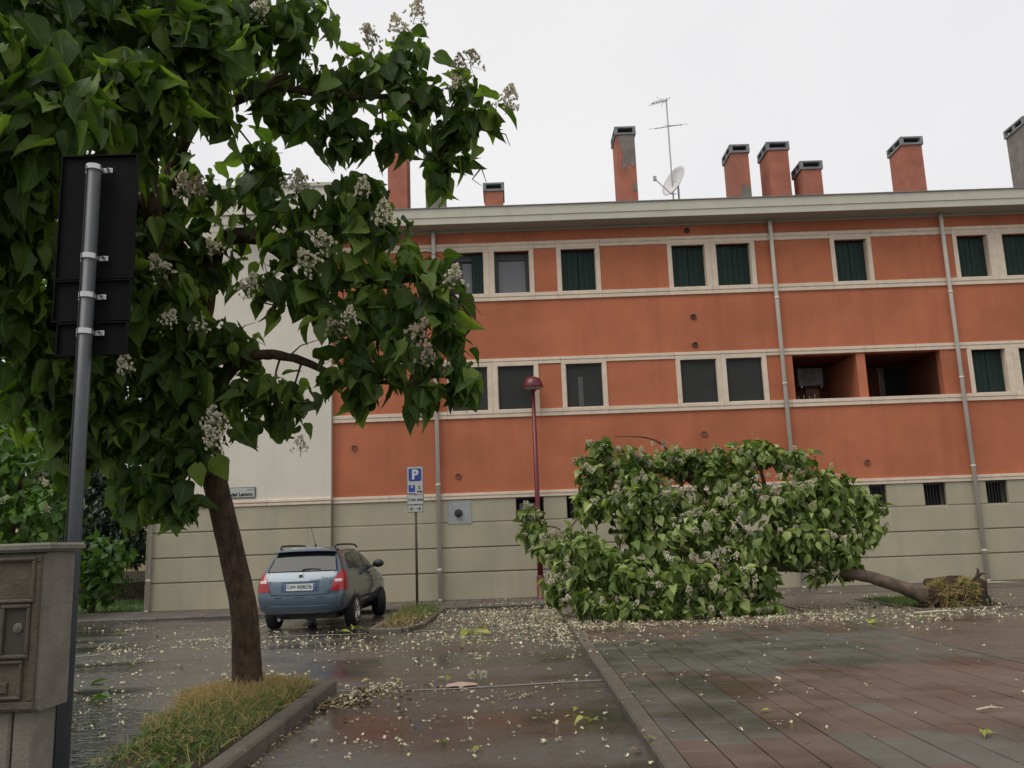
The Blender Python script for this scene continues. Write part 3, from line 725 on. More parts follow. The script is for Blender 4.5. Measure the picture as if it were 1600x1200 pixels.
for pz, par in ((bz(270, 145), P1), (bz(407, 138), P1), (bz(467, 133), P2), (bz(523, 129), P3)):
    q = MB(); q.lathe([(.0345, -.0125), (.037, -.0125), (.037, .0125), (.0345, .0125)], (0, 0, pz), 20)
    q.box(.030, .075, .030, .034, pz-.012, pz+.012); q.box(-.055, -.030, .030, .034, pz-.012, pz+.012)
    q.box(.050, .066, .020, .030, pz-.009, pz+.009)
    c = q.build('clamp', M_ALU, par)
    MB().tube([(.058, .012, pz), (.058, .021, pz)], .006, 6).build('bolt', M_BLACK, c)

# ---- concrete cabinet at the lower left
cy = 2.52
cor = W(66, 980, cy)
zb_, zt_ = W(60, 1112, cy).z, W(78, 862, cy).z
cab = thing('utility_cabinet', 'weathered concrete utility cabinet with recessed door panel cut by the left edge', 'cabinet', (cor.x, cy, 0), radians(-1.5))
Wd, Dp = .62, .155
hh = zt_-zb_
b = MB(); b.bevf(-Wd, 0, 0, Dp, zb_, zt_, .012); b.build('housing', M_CONC, cab)
b = MB(); b.box(-Wd-.02, .012, -.012, Dp+.012, zt_+.001, zt_+.008); b.bev(-Wd-.03, .022, -.022, Dp+.02, zt_+.008, zt_+.026, .006); b.build('lid', M_CONC, cab)
def fr(x0, x1, z0, z1, w, p0, p1):
    f = MB(); f.bevf(x0, x1, -p1, -p0, z1-w, z1, .003); f.bevf(x0, x1, -p1, -p0, z0, z0+w, .003)
    f.bevf(x0, x0+w, -p1, -p0, z0+w+.0005, z1-w-.0005, .003); f.bevf(x1-w, x1, -p1, -p0, z0+w+.0005, z1-w-.0005, .003); return f
z_ = lambda py: W(55, py, cy).z
dr = fr(-Wd+.03, -.008, zb_+.006, zt_-.006, .022, .0005, .009).build('door', M_CONCD, cab)
MB().bevf(-Wd+.053, -.031, -.003, -.0004, zb_+.029, zt_-.029, .001).build('door_panel', M_CONCD, dr)
fr(-.30, -.022, z_(941), z_(870), .010, .0031, .016).build('raised_frame', M_CONCD, dr)
fr(-.115, -.030, z_(1028), z_(943), .011, .0031, .014).build('recess_frame', M_CONCD, dr)
MB().bevf(-.1035, -.0415, -.0045, -.0032, z_(1023), z_(949), .0005).build('recess_panel', mat('dark_concrete', (.05, .045, .035), .9), dr)
q = MB(); q.lathe([(.001, -.012), (.006, -.012), (.007, -.009), (.013, -.008), (.014, -.0046)], (-.066, 0, z_(980)), 14, 'y'); q.build('lock', M_CONC, dr)
fr(-.30, -.045, zb_+.034, z_(1031), .009, .0031, .013).build('raised_frame', M_CONCD, dr)
MB().bevf(-.22, -.085, -.010, -.0032, zb_+.05, z_(1065), .003).build('raised_frame', M_CONCD, dr)
b = MB(); b.bevf(-Wd+.02, -.085, .02, Dp-.02, 0, zb_-.002, .006); b.bevf(-.080, -.022, .022, Dp-.022, 0, zb_-.002, .006); b.build('pedestal', M_CONC, cab)

# ------------------------------------------------------------------ parked estate car
PAINT = bpy.data.materials.new('blue_car_paint'); N, L = nodes(PAINT); pb = N['Principled BSDF']
pb.inputs['Metallic'].default_value = .4; pb.inputs['Roughness'].default_value = .33; pb.inputs['Coat Weight'].default_value = 1; pb.inputs['Coat Roughness'].default_value = .04
L.new(ramp(N, L, noise(N, L, 900, 2), [(.3, (.044, .074, .102)), (.7, (.062, .096, .128))]), pb.inputs['Base Color'])
CGL = glass_mat('car_glass', (.012, .015, .016), .05, .3); RUB = mat('tyre_rubber', (.012, .012, .012), .8, .2, 30)
BLK = mat('black_plastic', (.014, .014, .015), .5, .2, 30); TL = mat('red_lens', (.28, .008, .012), .18, .2, 20, spec=.5, coat=.3); TLW = mat('clear_lens', (.55, .42, .40), .12, .1, 20, coat=1)
CHR = mat('chrome', (.65, .66, .67), .12, .05, metal=1); PLW = mat('plate_white', (.50, .51, .50), .4); PLB = mat('plate_blue', (.02, .05, .25), .4)
SEAM = mat('seam_shadow', (.006, .007, .008), .9)
car = thing('parked_car', 'blue estate car parked nose-in beside the pale wall, seen from behind', 'car', (-3.83, 15.86, .006), radians(-2.5))
LX = [0, .66, .77, .815, .805, .738, .590, .36, 0]
LZ_ = [.31, .29, .38, .62, .90, 1.045, 1.42, 1.478, 1.492]
def st(ylo, yup, sx=1, z5=None, z6=None, x6=None, z4=None):
    r = []
    for i in range(9):
        x, z = LX[i]*sx, LZ_[i]
        if isinstance(ylo, (list, tuple)): y = (list(ylo)+list(yup))[i]
        else: y = ylo if i < 6 else yup
        if i == 4 and z4: z = z4
        if i == 5 and z5: z = z5
        if i >= 6 and z6: z = z6+(.03, .05, .055)[i-6]-.03
        if i == 6 and x6: x = x6
        r.append((x, y, z))
    return r
S = [st([.12,.10,.03,.0,.075,.16], [.47,.46,.45], .955),
     st([.3,.28,.16,.11,.18,.27], [.58,.57,.56], .985), st(.42, .75), st(.75, .95), st(1.3, 1.4), st(1.9, 1.9), st(2.5, 2.25),
     st([2.9]*6, [2.72,2.74,2.76], 1, None, 1.20, .66), st([3.25]*6, [3.2,3.22,3.24], 1, .985, 1.0, .62),
     st(3.7, 3.7, .985, .86, .885, .58, .80), st(4.05, 4.0, .93, .74, .78, .5, .70), st(4.22, 4.16, .80, .64, .70, .42, .60)]
b = MB(); v = []; f = []; n = 9
for s in S: v += s
for s in S: v += [(-x, y, z) for x, y, z in s]
m = len(S)
for i in range(m-1):
    for j in range(n-1):
        q = (i*n+j, (i+1)*n+j, (i+1)*n+j+1, i*n+j+1); f.append(q); o_ = m*n
        f.append(tuple(o_+t for t in q[::-1]))
def rz(z): return float(np.interp(z, LZ_[1:8], [.10,.03,.0,.075,.16,.47,.46]))
def rx(z): return float(np.interp(z, LZ_[1:8], [x*.955 for x in LX[1:8]]))
def rp(x, z, off=0):
    xm = rx(z); return (x, rz(z)-.06*(1-min(1, abs(x)/xm)**2)*(1 if z < 1.0 else .55)-off, z)
base = len(v); rows = list(range(1, 8)); cols = [1, .8, .5, .2, -.2, -.5, -.8, -1]
for j in rows:
    for c in cols: v.append((S[0][j][0], S[0][j][1], S[0][j][2]) if c == 1 else ((-S[0][j][0], S[0][j][1], S[0][j][2]) if c == -1 else rp(c*rx(LZ_[j]), LZ_[j])))
for r in range(len(rows)-1):
    for c in range(len(cols)-1):
        f.append((base+r*8+c, base+r*8+c+1, base+(r+1)*8+c+1, base+(r+1)*8+c))
f.append(tuple(base+6*8+c for c in range(8))+(8,))
f.append((0,)+tuple(base+c for c in range(7, -1, -1)))
e = (m-1)*n; f.append(tuple(e+j for j in range(8, -1, -1))+tuple(m*n+e+j for j in range(1, 8)))
b.add(v, f); body = b.build('body', PAINT, car, fix=True)
sub = body.modifiers.new('s', 'SUBSURF'); sub.levels = 2; sub.render_levels = 2
dg = bpy.context.evaluated_depsgraph_get(); me = bpy.data.meshes.new_from_object(body.evaluated_get(dg)); body.modifiers.clear(); body.data = me; me.shade_smooth()
bvh = None
from mathutils.bvhtree import BVHTree
bmt = bmesh.new(); bmt.from_mesh(me); bvh = BVHTree.FromBMesh(bmt); bmt.free()
def R(x, z, off=.005):                       # point on the tail, just proud of the paint
    h = bvh.ray_cast(Vector((x, -2, z)), Vector((0, 1, 0)))
    return (x, h[0].y-off, z) if h[0] else (x, .5, z)
def SD(y, z, off=.005, s=1):                 # point on the flank
    h = bvh.ray_cast(Vector((s*3, y, z)), Vector((-s, 0, 0)))
    return (h[0].x+s*off, y, z) if h[0] else (s*.6, y, z)
def patch_grid(fn, nu, nv, name, mt, par, smooth=True, thick=None):
    q = MB(); vs_ = [fn(i/nu, j/nv) for j in range(nv+1) for i in range(nu+1)]
    fs = [(j*(nu+1)+i, j*(nu+1)+i+1, (j+1)*(nu+1)+i+1, (j+1)*(nu+1)+i) for j in range(nv) for i in range(nu)]
    q.add(vs_, fs); return q.build(name, mt, par, smooth)
lerp = lambda a, b_, t: a+(b_-a)*t
# rear screen
patch_grid(lambda u, w: R(lerp(-1, 1, u)*lerp(.615, .515, w), lerp(1.06, 1.375, w), .007), 10, 6, 'rear_window', CGL, car)
patch_grid(lambda u, w: R(lerp(-1, 1, u)*lerp(.645, .54, w), lerp(1.043, 1.395, w), .0035), 10, 6, 'window_seal', SEAM, car)
# spoiler lip
q = MB(); n_ = 12
for i in range(n_+1):
    u = -1+2*i/n_; x = u*.57; y = .40-.03*(1-u*u); z = 1.455-.02*u*u
    q.v += [(x, y-.06, z-.045), (x, y-.05, z-.018), (x, y+.10, z+.012), (x, y+.08, z-.05)]
    if i:
        a = (i-1)*4
        q.f += [(a+j, a+4+j, a+4+(j+1) % 4, a+(j+1) % 4) for j in range(4)]
q.build('spoiler', PAINT, car, fix=True)
MB().box(-.16, .16, .318, .326, 1.405, 1.425).build('brake_light', TL, car)
# tail lamps wrapping on to the flank
def lamp_side(s):
    def fn(u, w):
        z = lerp(.71, 1.05, w); xin = lerp(.585, .68, (w-.45)/.55) if w > .45 else lerp(.55, .585, w/.45)
        if u < .62:
            x = lerp(xin, rx(z)*.99-.01, u/.62); return R(s*x, z, .010)
        t = (u-.62)/.38; y0_ = R(s*(rx(z)*.99-.01), z, .0)[1]
        return SD(lerp(y0_+.015, y0_+.20-.06*w, t), z, .010, s)
    o = patch_grid(fn, 9, 6, 'tail_light', TL, car)
    patch_grid(lambda u, w: R(s*lerp(.615, .74, u), lerp(.86, .91, w), .016), 4, 2, 'reversing_lens', TLW, o)
for s in (-1, 1): lamp_side(s)
# tailgate outline, number plate recess, plate
def strip(pts, w, name, mt, fn=R, off=.004, par=car, s=None):
    q = MB()
    for i, (a, c) in enumerate(pts):
        p = Vector((a, c)); t = (Vector(pts[min(i+1, len(pts)-1)])-Vector(pts[max(i-1, 0)])).normalized(); nn = Vector((-t.y, t.x))*w/2
        A, B2 = p+nn, p-nn
        q.v += [fn(A.x, A.y, off) if s is None else fn(A.x, A.y, off, s), fn(B2.x, B2.y, off) if s is None else fn(B2.x, B2.y, off, s)]
        if i: q.f.append((2*i-2, 2*i-1, 2*i+1, 2*i))
    return q.build(name, mt, par)
gate = [(-.60, 1.04), (-.545, .87), (-.535, .70), (-.51, .655), (-.3, .645), (0, .642), (.3, .645), (.51, .655), (.535, .70), (.545, .87), (.60, 1.04)]
strip(gate, .012, 'tailgate_seam', SEAM)
patch_grid(lambda u, w: R(lerp(-.335, .335, u), lerp(.70, .885, w), .0035), 8, 4, 'plate_recess', mat('recess_paint', (.04, .07, .105), .35, metal=.4), car)
strip([(-.34, .892), (-.17, .892), (0, .892), (.17, .892), (.34, .892)], .022, 'plate_lip', PAINT, off=.014)
pl = patch_grid(lambda u, w: R(lerp(-.27, .27, u), lerp(.725, .84, w), .012), 2, 1, 'number_plate', PLW, car, False)
py_ = R(0, .782, .012)[1]
for s in (-1, 1): patch_grid(lambda u, w: R(s*lerp(.238, .268, u), lerp(.728, .837, w), .0135), 1, 1, 'plate_band', PLB, pl, False)
text('lettering', 'DM 008ZB', .098, M_BLACK, pl, (0, py_-.004, .782), bold=.0)
# badge, script, wiper, bumper crease, reflectors
q = MB(); q.lathe([(.001, -.008), (.022, -.010), (.034, -.016), (.050, -.018), (.056, -.008), (.056, .004)], (0, R(0, .965, 0)[1], .965), 18, 'y'); bd = q.build('badge', CHR, car, True)
q = MB(); q.lathe([(.001, -.014), (.026, -.013)], (0, R(0, .965, 0)[1], .965), 14, 'y'); q.build('badge_centre', SEAM, bd)
text('lettering', 'Fabia', .055, CHR, car, (.43, R(.43, .935, .004)[1]-.004, .935))
q = MB(); q.tube([Vector(R(.0, 1.06, .015)), Vector(R(.02, 1.085, .02)), Vector(R(.16, 1.10, .018)), Vector(R(.33, 1.085, .016))], [.018, .014, .010, .008], 6); q.build('wiper', BLK, car)
strip([(-.70, .47), (-.4, .458), (0, .455), (.4, .458), (.70, .47)], .016, 'bumper_crease', mat('crease_highlight', (.15, .23, .31), .3, metal=.5), off=.006)  # paler strip of body colour, a painted highlight along the bumper crease
strip([(-.74, .615), (-.4, .602), (0, .60), (.4, .602), (.74, .615)], .012, 'bumper_seam', SEAM, off=.003)
MB().box(-.55, .55, .40, 3.9, .20, .31).build('underbody', BLK, car)
patch_grid(lambda u, w: R(lerp(-.60, .60, u), lerp(.295, .312, w), .006), 8, 2, 'bumper_skirt', BLK, car)
# flank windows, seams, handles on both sides
def rear_side(s):
    def win(name, yb0, yb1, yt0, yt1, zb=1.07, zt=1.375):
        patch_grid(lambda u, w: SD(lerp(lerp(yb0, yb1, u), lerp(yt0, yt1, u), w), lerp(zb, zt, w), .006, s), 6, 4, name, CGL, car)
    win('quarter_window', .62, 1.18, .86, 1.20); win('door_window', 1.24, 1.92, 1.26, 1.94); win('door_window', 1.99, 2.84, 2.00, 2.34)
    for y in (1.22, 1.96, 2.86):
        strip([(y, .42), (y, .6), (y, .8), (y+.0, 1.045)], .012, 'door_seam', SEAM, SD, .003, car, s)
    strip([(1.35, .385), (1.5, .38), (2.2, .38), (2.95, .385)], .03, 'sill_trim', BLK, SD, .006, car, s)
    strip([(.95, .52), (1.5, .51), (2.2, .51), (2.95, .52)], .03, 'rub_strip', BLK, SD, .010, car, s)
    for y in (1.36, 2.10):
        p = Vector(SD(y, .95, .012, s)); MB().box(p.x-.012, p.x+.012, y-.02, y+.16, .935, .965).build('door_handle', BLK, car)
    q = MB(); q.tube([(s*.50, .50, 1.47), (s*.515, .60, 1.505), (s*.52, 1.0, 1.515), (s*.515, 1.8, 1.515), (s*.505, 2.1, 1.505), (s*.52, 2.25, 1.46)], .018, 8); q.build('roof_rail', BLK, car, True)
    q = MB(); q.lathe([(.001, -.06), (.05, -.05), (.085, -.015), (.095, .02), (.09, .05), (.05, .075), (.001, .08)], (0, 0, 0), 14, 'y')
    o = link('door_mirror', q.mesh('door_mirror', BLK, True), car); o.location = (s*.885, 2.62, 1.11); o.scale = (1.25, .8, .85)
    MB().tube([(s*.74, 2.66, 1.06), (s*.86, 2.64, 1.08)], .022, 6).build('mirror_arm', BLK, car)
    def wheel(y, steer):
        x = s*.735
        w = MB(); w.lathe([(.215, -.09), (.27, -.10), (.298, -.085), (.304, -.05), (.304, .05), (.298, .085), (.27, .10), (.215, .09)], n=30, axis='x')
        t = link('tyre', w.mesh('tyre', RUB, True), car); t.location = (x, y, .304); t.rotation_euler = (0, 0, steer)
        w = MB(); w.lathe([(.215, .088*s), (.205, .095*s), (.195, .06*s), (.19, -.06*s)], n=26, axis='x'); w.lathe([(.001, .075*s), (.045, .072*s), (.05, .05*s)], n=12, axis='x')
        for k2 in range(7):
            a = 2*pi*k2/7; d1 = Vector((0, cos(a), sin(a))); w.tube([d1*.03+Vector((.062*s, 0, 0)), d1*.12+Vector((.066*s, 0, 0)), d1*.2+Vector((.072*s, 0, 0))], [.026, .022, .026], 6)
        r = link('rim', w.mesh('rim', M_ALU, True), t)
        dsc = MB(); dsc.lathe([(.001, .02*s), (.192, .02*s)], n=20, axis='x'); link('brake_disc', dsc.mesh('brake_disc', BLK), t)
    wheel(.93, 0); wheel(3.39, radians(24))
    for yw_ in (.93, 3.39):
        patch_grid(lambda u, w: SD(yw_+lerp(.30, .352, w)*cos(pi*u*1.12-.19), max(.35, .304+lerp(.30, .352, w)*sin(pi*u*1.12-.19)), .007, s), 22, 1, 'wheel_arch', PAINT, car)
        patch_grid(lambda u, w: SD(yw_+lerp(.0, .335, w)*cos(pi*u*1.12-.19), max(.34, .304+lerp(.0, .335, w)*sin(pi*u*1.12-.19)), .0045, s), 22, 2, 'arch_opening', SEAM, car)
for s in (-1, 1): rear_side(s)
q = MB(); q.tube([(0.12, .62, 1.485), (.12, .58, 1.53)], .016, 8); q.tube([(.12, .58, 1.53), (.08, .38, 1.86)], .004, 5); q.build('antenna', BLK, car)
MB().tube([(-.40, .10, .22), (-.40, .5, .25)], .028, 10).build('exhaust', M_METAL, car)

# ------------------------------------------------------------------ leaves and trees
def leaf_verts(width, fold, curl, lobe, wav, seed, fine=False):
    r = random.Random(seed)
    T = [(0, .10), (.06, .29), (.18, .42), (.35, .475), (.50, .40), (.70, .245), (.88, .085)]
    if fine: T = [(0, .10), (.05, .27), (.13, .40), (.24, .465), (.36, .47), (.48, .41), (.6, .32), (.72, .225), (.84, .125), (.93, .05)]
    v = []
    for i, (t, w) in enumerate(T):
        w *= width; z = -curl*t*t
        yy = t - (lobe if i == 0 else (lobe*.45 if i == 1 else 0))
        a = wav*r.uniform(-1, 1); c = wav*r.uniform(-1, 1)
        v += [(-w, yy, z+fold*w+a), (-w*.5, (yy+t)/2, z+fold*w*.42), (0, t, z), (w*.5, (yy+t)/2, z+fold*w*.42), (w, yy, z+fold*w+c)]
    v.append((0.02, 1.0, -curl-.03)); 
    f = []
    for i in range(len(T)-1):
        for j in range(4): f.append((i*5+j, i*5+j+1, (i+1)*5+j+1, (i+1)*5+j))
    b = (len(T)-1)*5
    f += [(b+j, b+j+1, len(v)-1) for j in range(4)]
    return np.array(v), f
LEAVES = [leaf_verts(.92, .30, .28, .10, .035, 1, True), leaf_verts(.80, .60, .38, .08, .04, 2, True), leaf_verts(1.0, .14, .14, .12, .04, 3, True),
          leaf_verts(.76, .85, .25, .07, .03, 4, True), leaf_verts(.9, -.25, .42, .10, .04, 5, True), leaf_verts(.84, .42, .6, .09, .04, 9, True)]
def leaf_pos(v):
    n = len(v)-1; i = np.arange(n); across = np.abs(i % 5-2)/2; out = np.zeros((len(v), 3)); out[:n, 0] = across; out[:, 1] = np.clip(v[:, 1], 0, 1); return out
def set_leaf_pos(me, arr):
    at = me.attributes.new('leaf_pos', 'FLOAT_VECTOR', 'POINT'); at.data.foreach_set('vector', np.ascontiguousarray(arr, dtype=np.float32).ravel())
HANG = [leaf_verts(.70, .75, .25, .08, .04, 11), leaf_verts(.80, .45, .35, .08, .05, 12), leaf_verts(.62, 1.0, .15, .06, .04, 13), leaf_verts(.90, .25, .25, .10, .05, 14), leaf_verts(.55, .6, .5, .05, .04, 15)]
MIXED = LEAVES[:4]+[leaf_verts(.62, .8, .35, .08, .04, 21, True), leaf_verts(.70, .6, .55, .08, .05, 22, True), leaf_verts(.5, .9, .3, .05, .05, 23, True), leaf_verts(.86, .35, .75, .1, .05, 24, True)]
MAG = [leaf_verts(.52, .35, .12, 0, .01, 6), leaf_verts(.48, .2, .2, 0, .01, 7)]
def frames(d, n):
    d = d/np.linalg.norm(d, axis=1, keepdims=True); n = n-d*(n*d).sum(1, keepdims=True); n = n/np.maximum(1e-6, np.linalg.norm(n, axis=1, keepdims=True))
    return np.cross(d, n), d, n
def leaves_mesh(name, P, D, Nn, S, mt, protos=LEAVES):
    x, y, z = frames(D, Nn); V = []; F = []; LP = []; off = 0
    for k_, (pv_, pf) in enumerate(protos):
        idx = np.arange(k_, len(P), len(protos))
        if not len(idx): continue
        w = (pv_[None, :, 0:1]*x[idx, None]+pv_[None, :, 1:2]*y[idx, None]+pv_[None, :, 2:3]*z[idx, None])*S[idx, None, None]+P[idx, None]
        nv = len(pv_); V.append(w.reshape(-1, 3)); LP.append(np.tile(leaf_pos(pv_), (len(idx), 1)))
        for i in range(len(idx)):
            F += [tuple(off+i*nv+q for q in ff) for ff in pf]
        off += len(idx)*nv
    me = bpy.data.meshes.new(name); me.from_pydata(np.concatenate(V).tolist(), [], F); me.materials.append(mt); me.shade_smooth(); set_leaf_pos(me, np.concatenate(LP)); return me
def proto_meshes(mt, protos=LEAVES, name='leaf'):
    out = []
    for v, f in protos:
        me = bpy.data.meshes.new(name); me.from_pydata(v.tolist(), [], f); me.materials.append(mt); me.shade_smooth(); set_leaf_pos(me, leaf_pos(v)); out.append(me)
    return out
def blob_leaves(blobs, per_m2, smin, smax, droop=.9, outw=.5, shell=.5, top=0.0):
    P, D, Nn, S, Q = [], [], [], [], []
    for (c, r) in blobs:
        c = np.array(c); r = np.array(r); area = 4*pi*((r[0]*r[1])**1.6+(r[0]*r[2])**1.6+(r[1]*r[2])**1.6)**(1/1.6)/3**(1/1.6)
        n = max(6, int(area*per_m2)); u = rng.normal(size=(n, 3)); u /= np.linalg.norm(u, axis=1, keepdims=True)
        rad = shell+(1-shell)*rng.random((n, 1))**.6; rad *= rng.uniform(.85, 1.14, (n, 1))
        p = c+u*r*rad; s = rng.uniform(smin, smax, n)
        d = u*outw+np.array([0, 0, -droop])+rng.normal(size=(n, 3))*rng.choice([.25, .5, .9], (n, 1))
        nn = u*.65+np.array([0, 0, .55])+rng.normal(size=(n, 3))*rng.choice([.4, .9, 1.8], (n, 1))
        if top:
            k_ = np.clip(u[:, 2:3], 0, 1)*top; d = d+k_*(u*np.array([1.3, 1.3, .2])+np.array([0, 0, droop*.7])); nn = nn+k_*np.array([0, 0, 1.6])
        P.append(p); D.append(d); Nn.append(nn); S.append(s); Q.append(u)
    return [np.concatenate(a) for a in (P, D, Nn, S, Q)]
def make_foliage(root, A, mt, nparts=300, protos=LEAVES, part='leaf'):
    P, D, Nn, S, Q = A; cam_ = np.array([0, 0, EYE]); v = cam_-P; dist = np.linalg.norm(v, axis=1); face = (Q*v).sum(1)/dist
    f_, r_, u_ = (np.array(a) for a in (Fw, Rt, Up)); c = -(v*f_).sum(1); px = 800-FPX*(v*r_).sum(1)/c; py = 600+FPX*(v*u_).sum(1)/c
    ok = (px > -20) & (px < 1620) & (py > -30) & (py < 1220) & (face > .1)
    score = np.where(ok, S/dist*(.4+face), -1); order = np.argsort(-score); top = order[:nparts]; rest = order[nparts:]
    x, y, z = frames(D[top], Nn[top]); pm = proto_meshes(mt, protos, part)
    for i, t in enumerate(top):
        o = link(part, pm[i % len(pm)], root); s = S[t]
        o.matrix_world = Matrix(((x[i][0]*s, y[i][0]*s, z[i][0]*s, P[t][0]), (x[i][1]*s, y[i][1]*s, z[i][1]*s, P[t][1]), (x[i][2]*s, y[i][2]*s, z[i][2]*s, P[t][2]), (0, 0, 0, 1)))
    o = link('foliage', leaves_mesh('foliage', P[rest], D[rest], Nn[rest], S[rest], mt, protos), root); o['kind'] = 'stuff'
    return o
# flower panicles: many small ruffled bells on a branching stem
def panicle(seed, n=46, dens=1.0):
    r = random.Random(seed); f = MB(); s = MB(); s.tube([(0,0,0), (0,0,.24)], [.004, .002], 4, False)
    for i in range(n):
        t = r.random()**.8; h = .04+.22*t; R_ = (.115*(1-t)+.02)*r.uniform(.5, 1.1); a = r.uniform(0, 2*pi)
        p = Vector((R_*cos(a), R_*sin(a), h)); 
        if i % 2 == 0: s.tube([(0, 0, h-.035), p], [.0025, .0018], 3, False)
        q = r.uniform(.012, .021); ax_ = Vector((cos(a)*.8+r.uniform(-.4, .4), sin(a)*.8+r.uniform(-.4, .4), r.uniform(-.4, .6))).normalized()
        e1 = ax_.orthogonal().normalized(); e2 = ax_.cross(e1); vs_ = [tuple(p-ax_*q*.7)]
        for k_ in range(10):
            b_ = 2*pi*k_/10; rr = q*(1.15 if k_ % 2 == 0 else .62)*r.uniform(.8, 1.2); z = q*(.35 if k_ % 2 else .1)*r.uniform(.4, 1.6)
            vs_.append(tuple(p+e1*cos(b_)*rr+e2*sin(b_)*rr+ax_*z))
        f.add(vs_, [(0, k_+1, (k_+1) % 10+1) for k_ in range(10)])
    nv = len(f.v); me = bpy.data.meshes.new('flower_cluster'); me.from_pydata(f.v+s.v, [], f.f+[tuple(nv+i for i in ff) for ff in s.f])
    return me, len(f.f)
PAN = []
for sd_, (m1, nn_) in enumerate([(M_FLOWER, 60), (M_FLOWER, 44), (M_FLOWD, 52), (M_FLOWER, 70)]):
    me, nf = panicle(40+sd_, nn_); me.materials.append(m1); me.materials.append(M_FSTEM)
    for i, p in enumerate(me.polygons): p.material_index = 0 if i < nf else 1
    PAN.append(me)
def flowers(root, pts, s0, s1, tilt=.6):
    for i, p in enumerate(pts):
        o = link('flower_cluster', random.choice(PAN), root); o.location = p; s = random.uniform(s0, s1); o.scale = (s, s, s)
        o.rotation_euler = (random.uniform(-tilt, tilt), random.uniform(-tilt, tilt), random.uniform(0, 6.3))
def spline(pts, rads, n=6):
    P, Rr = [], []; pts = [Vector(p) for p in pts]
    for i in range(len(pts)-1):
        p0, p1, p2, p3 = pts[max(i-1, 0)], pts[i], pts[i+1], pts[min(i+2, len(pts)-1)]
        for k_ in range(n):
            t = k_/n; P.append(.5*((2*p1)+(p2-p0)*t+(2*p0-5*p1+4*p2-p3)*t*t+(3*p1-p0-3*p2+p3)*t**3)); Rr.append(rads[i]+(rads[i+1]-rads[i])*t)
    P.append(pts[-1]); Rr.append(rads[-1]); return P, Rr
def limb(name, pts, rads, m, root, n=6, sides=8, rough=.06):
    P, Rr = spline(pts, rads, n)
    P = [p+Vector((random.uniform(-1, 1), random.uniform(-1, 1), random.uniform(-1, 1)))*r*rough*2 for p, r in zip(P, Rr)]
    MB().tube(P, [r*random.uniform(1-rough, 1+rough) for r in Rr], sides).build(name, m, root, True)
    return P
def twigs(root, blobs, limbs, m, r0=.014, per=5):
    pts = [p for l in limbs for p in l]; q = MB()
    for c, r in blobs:
        c = Vector(c); b_ = min(pts, key=lambda p: (p-c).length); md = (b_+c)/2+Vector((0, 0, .08*(c-b_).length)); q.tube([b_, md, c], [r0, r0*.85, r0*.6], 5, False)
        for _ in range(per):
            u = Vector((random.gauss(0, 1), random.gauss(0, 1), random.gauss(0, 1))).normalized(); e_ = c+Vector((u.x*r[0], u.y*r[1], u.z*r[2]))*random.uniform(.8, 1.1)
            q.tube([c, (c+e_)/2+Vector((0, 0, .05)), e_], [r0*.55, r0*.4, r0*.2], 4, False)
    q.build('twigs', m, root, kind='stuff')
def blob(px, py, rx, ry, Y, rd=None):
    c = W(px, py, Y); d = c.length; sx, sz = rx*d/FPX, ry*d/FPX
    return ((c.x, c.y, c.z), (sx, rd or (sx+sz)/2, sz))

def sprays(blobs, k_, f, flat=.75):             # break each mass into smaller drooping sprays
    out = []
    for c, r in blobs:
        for _ in range(k_):
            u = Vector((random.gauss(0, 1), random.gauss(0, 1), random.gauss(0, 1))).normalized()*random.uniform(.45, .85); s = f*random.uniform(.75, 1.3)
            out.append(((c[0]+u.x*r[0], c[1]+u.y*r[1], c[2]+u.z*r[2]), (r[0]*s, r[1]*s, r[2]*s*flat)))
    return out
# ---- the leaning catalpa in front, on the island
tb = Vector((-2.60, 8.75, .10))
tree = thing('catalpa_tree', 'large leaning catalpa tree with brown trunk standing in the grass island', 'tree', (0, 0, 0))
fork = W(322, 690, 8.35)
TP = [tb-Vector((0, 0, .15)), tb+Vector((-.01, 0, .1)), W(382, 960, 8.68), W(360, 860, 8.58), W(340, 770, 8.47), fork, W(312, 600, 8.25)]
P, Rr = spline(TP, [.170, .145, .124, .117, .114, .125, .105], 6)
tk = MB(); ns_ = 22
for i, (p, r) in enumerate(zip(P, Rr)):
    t = (P[min(i+1, len(P)-1)]-P[max(i-1, 0)]).normalized(); a_ = t.cross(Vector((0, 1, 0))).normalized(); b_ = t.cross(a_)
    for j in range(ns_):
        th = 2*pi*j/ns_; rr = r*(1+.05*sin(3*th+i*.2)+.035*sin(7*th+i*.5)+random.uniform(-.02, .02))
        if i < 6: rr *= 1+.10*max(0, sin(4*th+1))*(1-i/6)
        tk.v.append(tuple(p+(a_*cos(th)+b_*sin(th))*rr))
    if i: tk.f += [((i-1)*ns_+j, (i-1)*ns_+(j+1) % ns_, i*ns_+(j+1) % ns_, i*ns_+j) for j in range(ns_)]
tk.build('trunk', M_BARK, tree, True)
top_ = P[-1]
